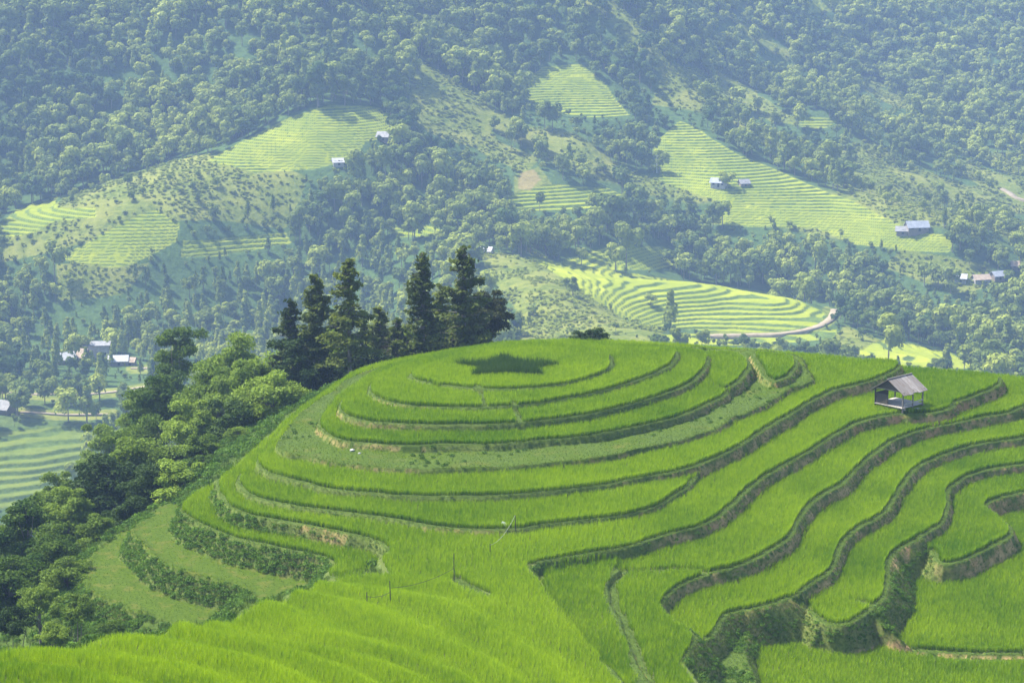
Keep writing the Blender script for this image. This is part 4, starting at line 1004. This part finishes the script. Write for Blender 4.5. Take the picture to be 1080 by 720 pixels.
# ------------------------------------------------------------------ far houses
M_rg = simple_mat('grey_roof', (.14, .14, .14), (.26, .26, .27), .8, .7); M_rb = simple_mat('blue_grey_roof', (.16, .18, .21), (.28, .30, .34), .8, .6)
M_rw = simple_mat('white_roof', (.27, .27, .27), (.42, .42, .42), .8, .6); M_rt = simple_mat('brown_roof', (.22, .16, .11), (.38, .30, .22), .8, .8)
M_wb = simple_mat('board_wall', (.14, .11, .085), (.28, .23, .18), 2, .9, (6, 6, .5)); M_wp = simple_mat('pale_wall', (.30, .28, .25), (.44, .42, .38), 1, .9)
M_win = simple_mat('dark_opening', (.02, .02, .02), (.04, .04, .045), 1, .4)
def house(px, py, Lm, Wm, hw, rise, rz, mr, mw, label, off=0.0, group='far houses on the mountainside'):
    Lm, Wm, hw, rise = Lm * .85, Wm * .85, hw * .9, rise * .95
    x, y, z = farcell(px, py); e = empty('house', (x, y, z - .2 + off), math.radians(rz)); tag(e, label, 'house', group)
    MB().box((0, 0, hw / 2 - 1), (Lm, Wm, hw + 2)).build('wall', mw, e)
    mb = MB(); ox, oy = Lm / 2 + .6, Wm / 2 + .8; k = rise / (Wm / 2); ze = hw - k * .8 + .05
    top = [(-ox, -oy, ze), (ox, -oy, ze), (ox, 0, hw + rise + .05), (-ox, 0, hw + rise + .05), (ox, oy, ze), (-ox, oy, ze)]
    mb.poly(top + [(a, b_, c - .15) for a, b_, c in top], [(0, 1, 2, 3), (3, 2, 4, 5), (7, 6, 9, 8), (8, 9, 11, 10), (0, 6, 7, 1), (5, 4, 10, 11), (1, 7, 8, 2), (2, 8, 10, 4), (0, 3, 9, 6), (3, 5, 11, 9)])
    mb.build('roof', mr, e)
    for s in (-1, 1): MB().poly([(s * (Lm / 2 - .02), -Wm / 2, hw - .05), (s * (Lm / 2 - .02), Wm / 2, hw - .05), (s * (Lm / 2 - .02), 0, hw + rise - .1), (s * (Lm / 2 - .15), -Wm / 2, hw - .05), (s * (Lm / 2 - .15), Wm / 2, hw - .05), (s * (Lm / 2 - .15), 0, hw + rise - .1)], [(0, 1, 2), (5, 4, 3), (0, 3, 4, 1), (1, 4, 5, 2), (2, 5, 3, 0)]).build('gable', mw, e)
    MB().box((Lm * .05, -Wm / 2 - .03, 1.05), (1.0, .08, 2.1)).build('door', M_win, e)
    for s in (-.3, .32): MB().box((Lm * s, -Wm / 2 - .03, 1.5), (1.1, .08, .9)).build('window', M_win, e)
    return e
house(966, 243, 11, 6.5, 2.6, 2.2, 8, M_rb, M_wb, 'large grey-roofed house at the foot of the right terraced spur')
house(952, 245, 6, 4.5, 2.2, 1.5, -10, M_rg, M_wb, 'small lean house touching the left end of the large grey-roofed house')
house(405, 147, 6, 5, 2.4, 1.8, -15, M_rg, M_wb, 'grey-roofed house at the right edge of the upper left terraces')
house(357, 173, 5.5, 4, 2.0, 1.3, 10, M_rw, M_wp, 'pale house under the upper left terraces')
house(758, 196, 8, 5.5, 2.8, 1.6, -20, M_rb, M_wp, 'white-walled house behind a round tree on the right spur')
house(785, 195, 5, 4, 2.2, 1.3, 15, M_rg, M_wb, 'small shed right of the white-walled house')
house(513, 267, 5.5, 4, 2.0, 1.2, -20, M_rw, M_wp, 'single white-roofed hut on top of the pale grassy spur')
house(1012, 296, 6, 5, 2.3, 1.4, -15, M_rw, M_wp, 'white-roofed house at the left of the small cluster on the right')
house(1034, 297, 8, 5, 2.3, 1.5, 12, M_rt, M_wp, 'tan-roofed house in the middle of the cluster on the right')
house(1052, 294, 6, 5, 2.5, 1.5, 20, M_rb, M_wb, 'blue-grey roofed house at the right of the cluster on the right')
house(1074, 283, 7, 5, 2.4, 1.5, -8, M_rt, M_wb, 'brown house near the right edge of the photo above the cluster')
house(68, 383, 8, 6, 2.4, 2.0, 18, M_rw, M_wb, 'pale-roofed house at the left of the valley hamlet', .5, 'houses of the valley hamlet')
house(84, 381, 8, 6, 2.6, 2.4, -22, M_rt, M_wb, 'brown-roofed house in the middle of the valley hamlet', .8, 'houses of the valley hamlet')
house(104, 376, 11, 7, 5.6, .9, 4, M_rg, M_wp, 'two-storey pale block behind trees in the valley hamlet', .5, 'houses of the valley hamlet')
house(125, 385, 8, 5, 2.4, 1.5, 5, M_rw, M_wb, 'long white-roofed house at the right of the valley hamlet', .5, 'houses of the valley hamlet')
house(138, 385, 4, 4, 2.1, 1.1, -10, M_rt, M_wb, 'smallest brown-roofed shed at the right end of the valley hamlet', .4, 'houses of the valley hamlet')
house(3, 434, 9, 6, 2.3, 2.2, -25, M_rg, M_wb, 'grey-roofed house cut by the left edge below the track', .3, 'houses of the valley hamlet')
x, y, z = farcell(693, 182); e = empty('utility_pole', (x, y, z)); tag(e, 'pale utility pole beside the upper end of the right terraced spur', 'pole')
MB().tube([(0, 0, -1), (0, 0, 9)], [.22, .16], 7).build('pole', M_white, e); MB().box((0, 0, 8.3), (2.2, .14, .16)).build('crossarm', M_white, e)

# ------------------------------------------------------------------ haze, sky, sun
m, nt, out = new_mat('haze'); pv = nt.nodes.new('ShaderNodeVolumePrincipled'); pv.inputs['Color'].default_value = (.42, .61, 1.0, 1); pv.inputs['Density'].default_value = .00020; pv.inputs['Anisotropy'].default_value = .0
nt.links.new(pv.outputs[0], out.inputs['Volume'])
hz = MB().box((0, 960, -115), (1500, 2040, 238)).build('haze', m); tag(hz, 'thin blue haze filling the valley', 'haze', kind='stuff')

SUN_EL, SUN_AZ = math.radians(56), math.radians(-64)       # azimuth from +Y (ahead) towards +X
w_ = bpy.data.worlds.new('World'); SC.world = w_; w_.use_nodes = True; nt = w_.node_tree; nt.nodes.clear()
wo = nt.nodes.new('ShaderNodeOutputWorld'); bg = nt.nodes.new('ShaderNodeBackground'); sk = nt.nodes.new('ShaderNodeTexSky'); sk.sky_type = 'NISHITA'; sk.sun_disc = False
sk.sun_elevation = SUN_EL; sk.sun_rotation = SUN_AZ; sk.air_density = 1.0; sk.dust_density = 2.0
nt.links.new(sk.outputs[0], bg.inputs[0]); bg.inputs[1].default_value = .12; nt.links.new(bg.outputs[0], wo.inputs[0])
sl = bpy.data.lights.new('sun', 'SUN'); sl.energy = 4.2; sl.angle = math.radians(1.5); sl.color = (1.0, .94, .82)
so = bpy.data.objects.new('sun', sl); COL.objects.link(so)
sd = Vector((math.sin(SUN_AZ) * math.cos(SUN_EL), math.cos(SUN_AZ) * math.cos(SUN_EL), math.sin(SUN_EL)))
so.rotation_euler = sd.to_track_quat('Z', 'Y').to_euler(); so.location = (0, 100, 60)
SC.view_settings.view_transform = 'Standard'; SC.view_settings.look = 'None'; SC.view_settings.gamma = 1; SC.view_settings.use_curve_mapping = False
SC.view_settings.exposure = 1.5
SC.render.engine = 'CYCLES'
cy = SC.cycles; cy.max_bounces = 6; cy.diffuse_bounces = 3; cy.glossy_bounces = 2; cy.transmission_bounces = 4; cy.volume_bounces = 1; cy.transparent_max_bounces = 4
cy.use_denoising = True; cy.use_adaptive_sampling = True; cy.adaptive_threshold = .015
try: cy.denoiser = 'OPENIMAGEDENOISE'
except Exception: pass
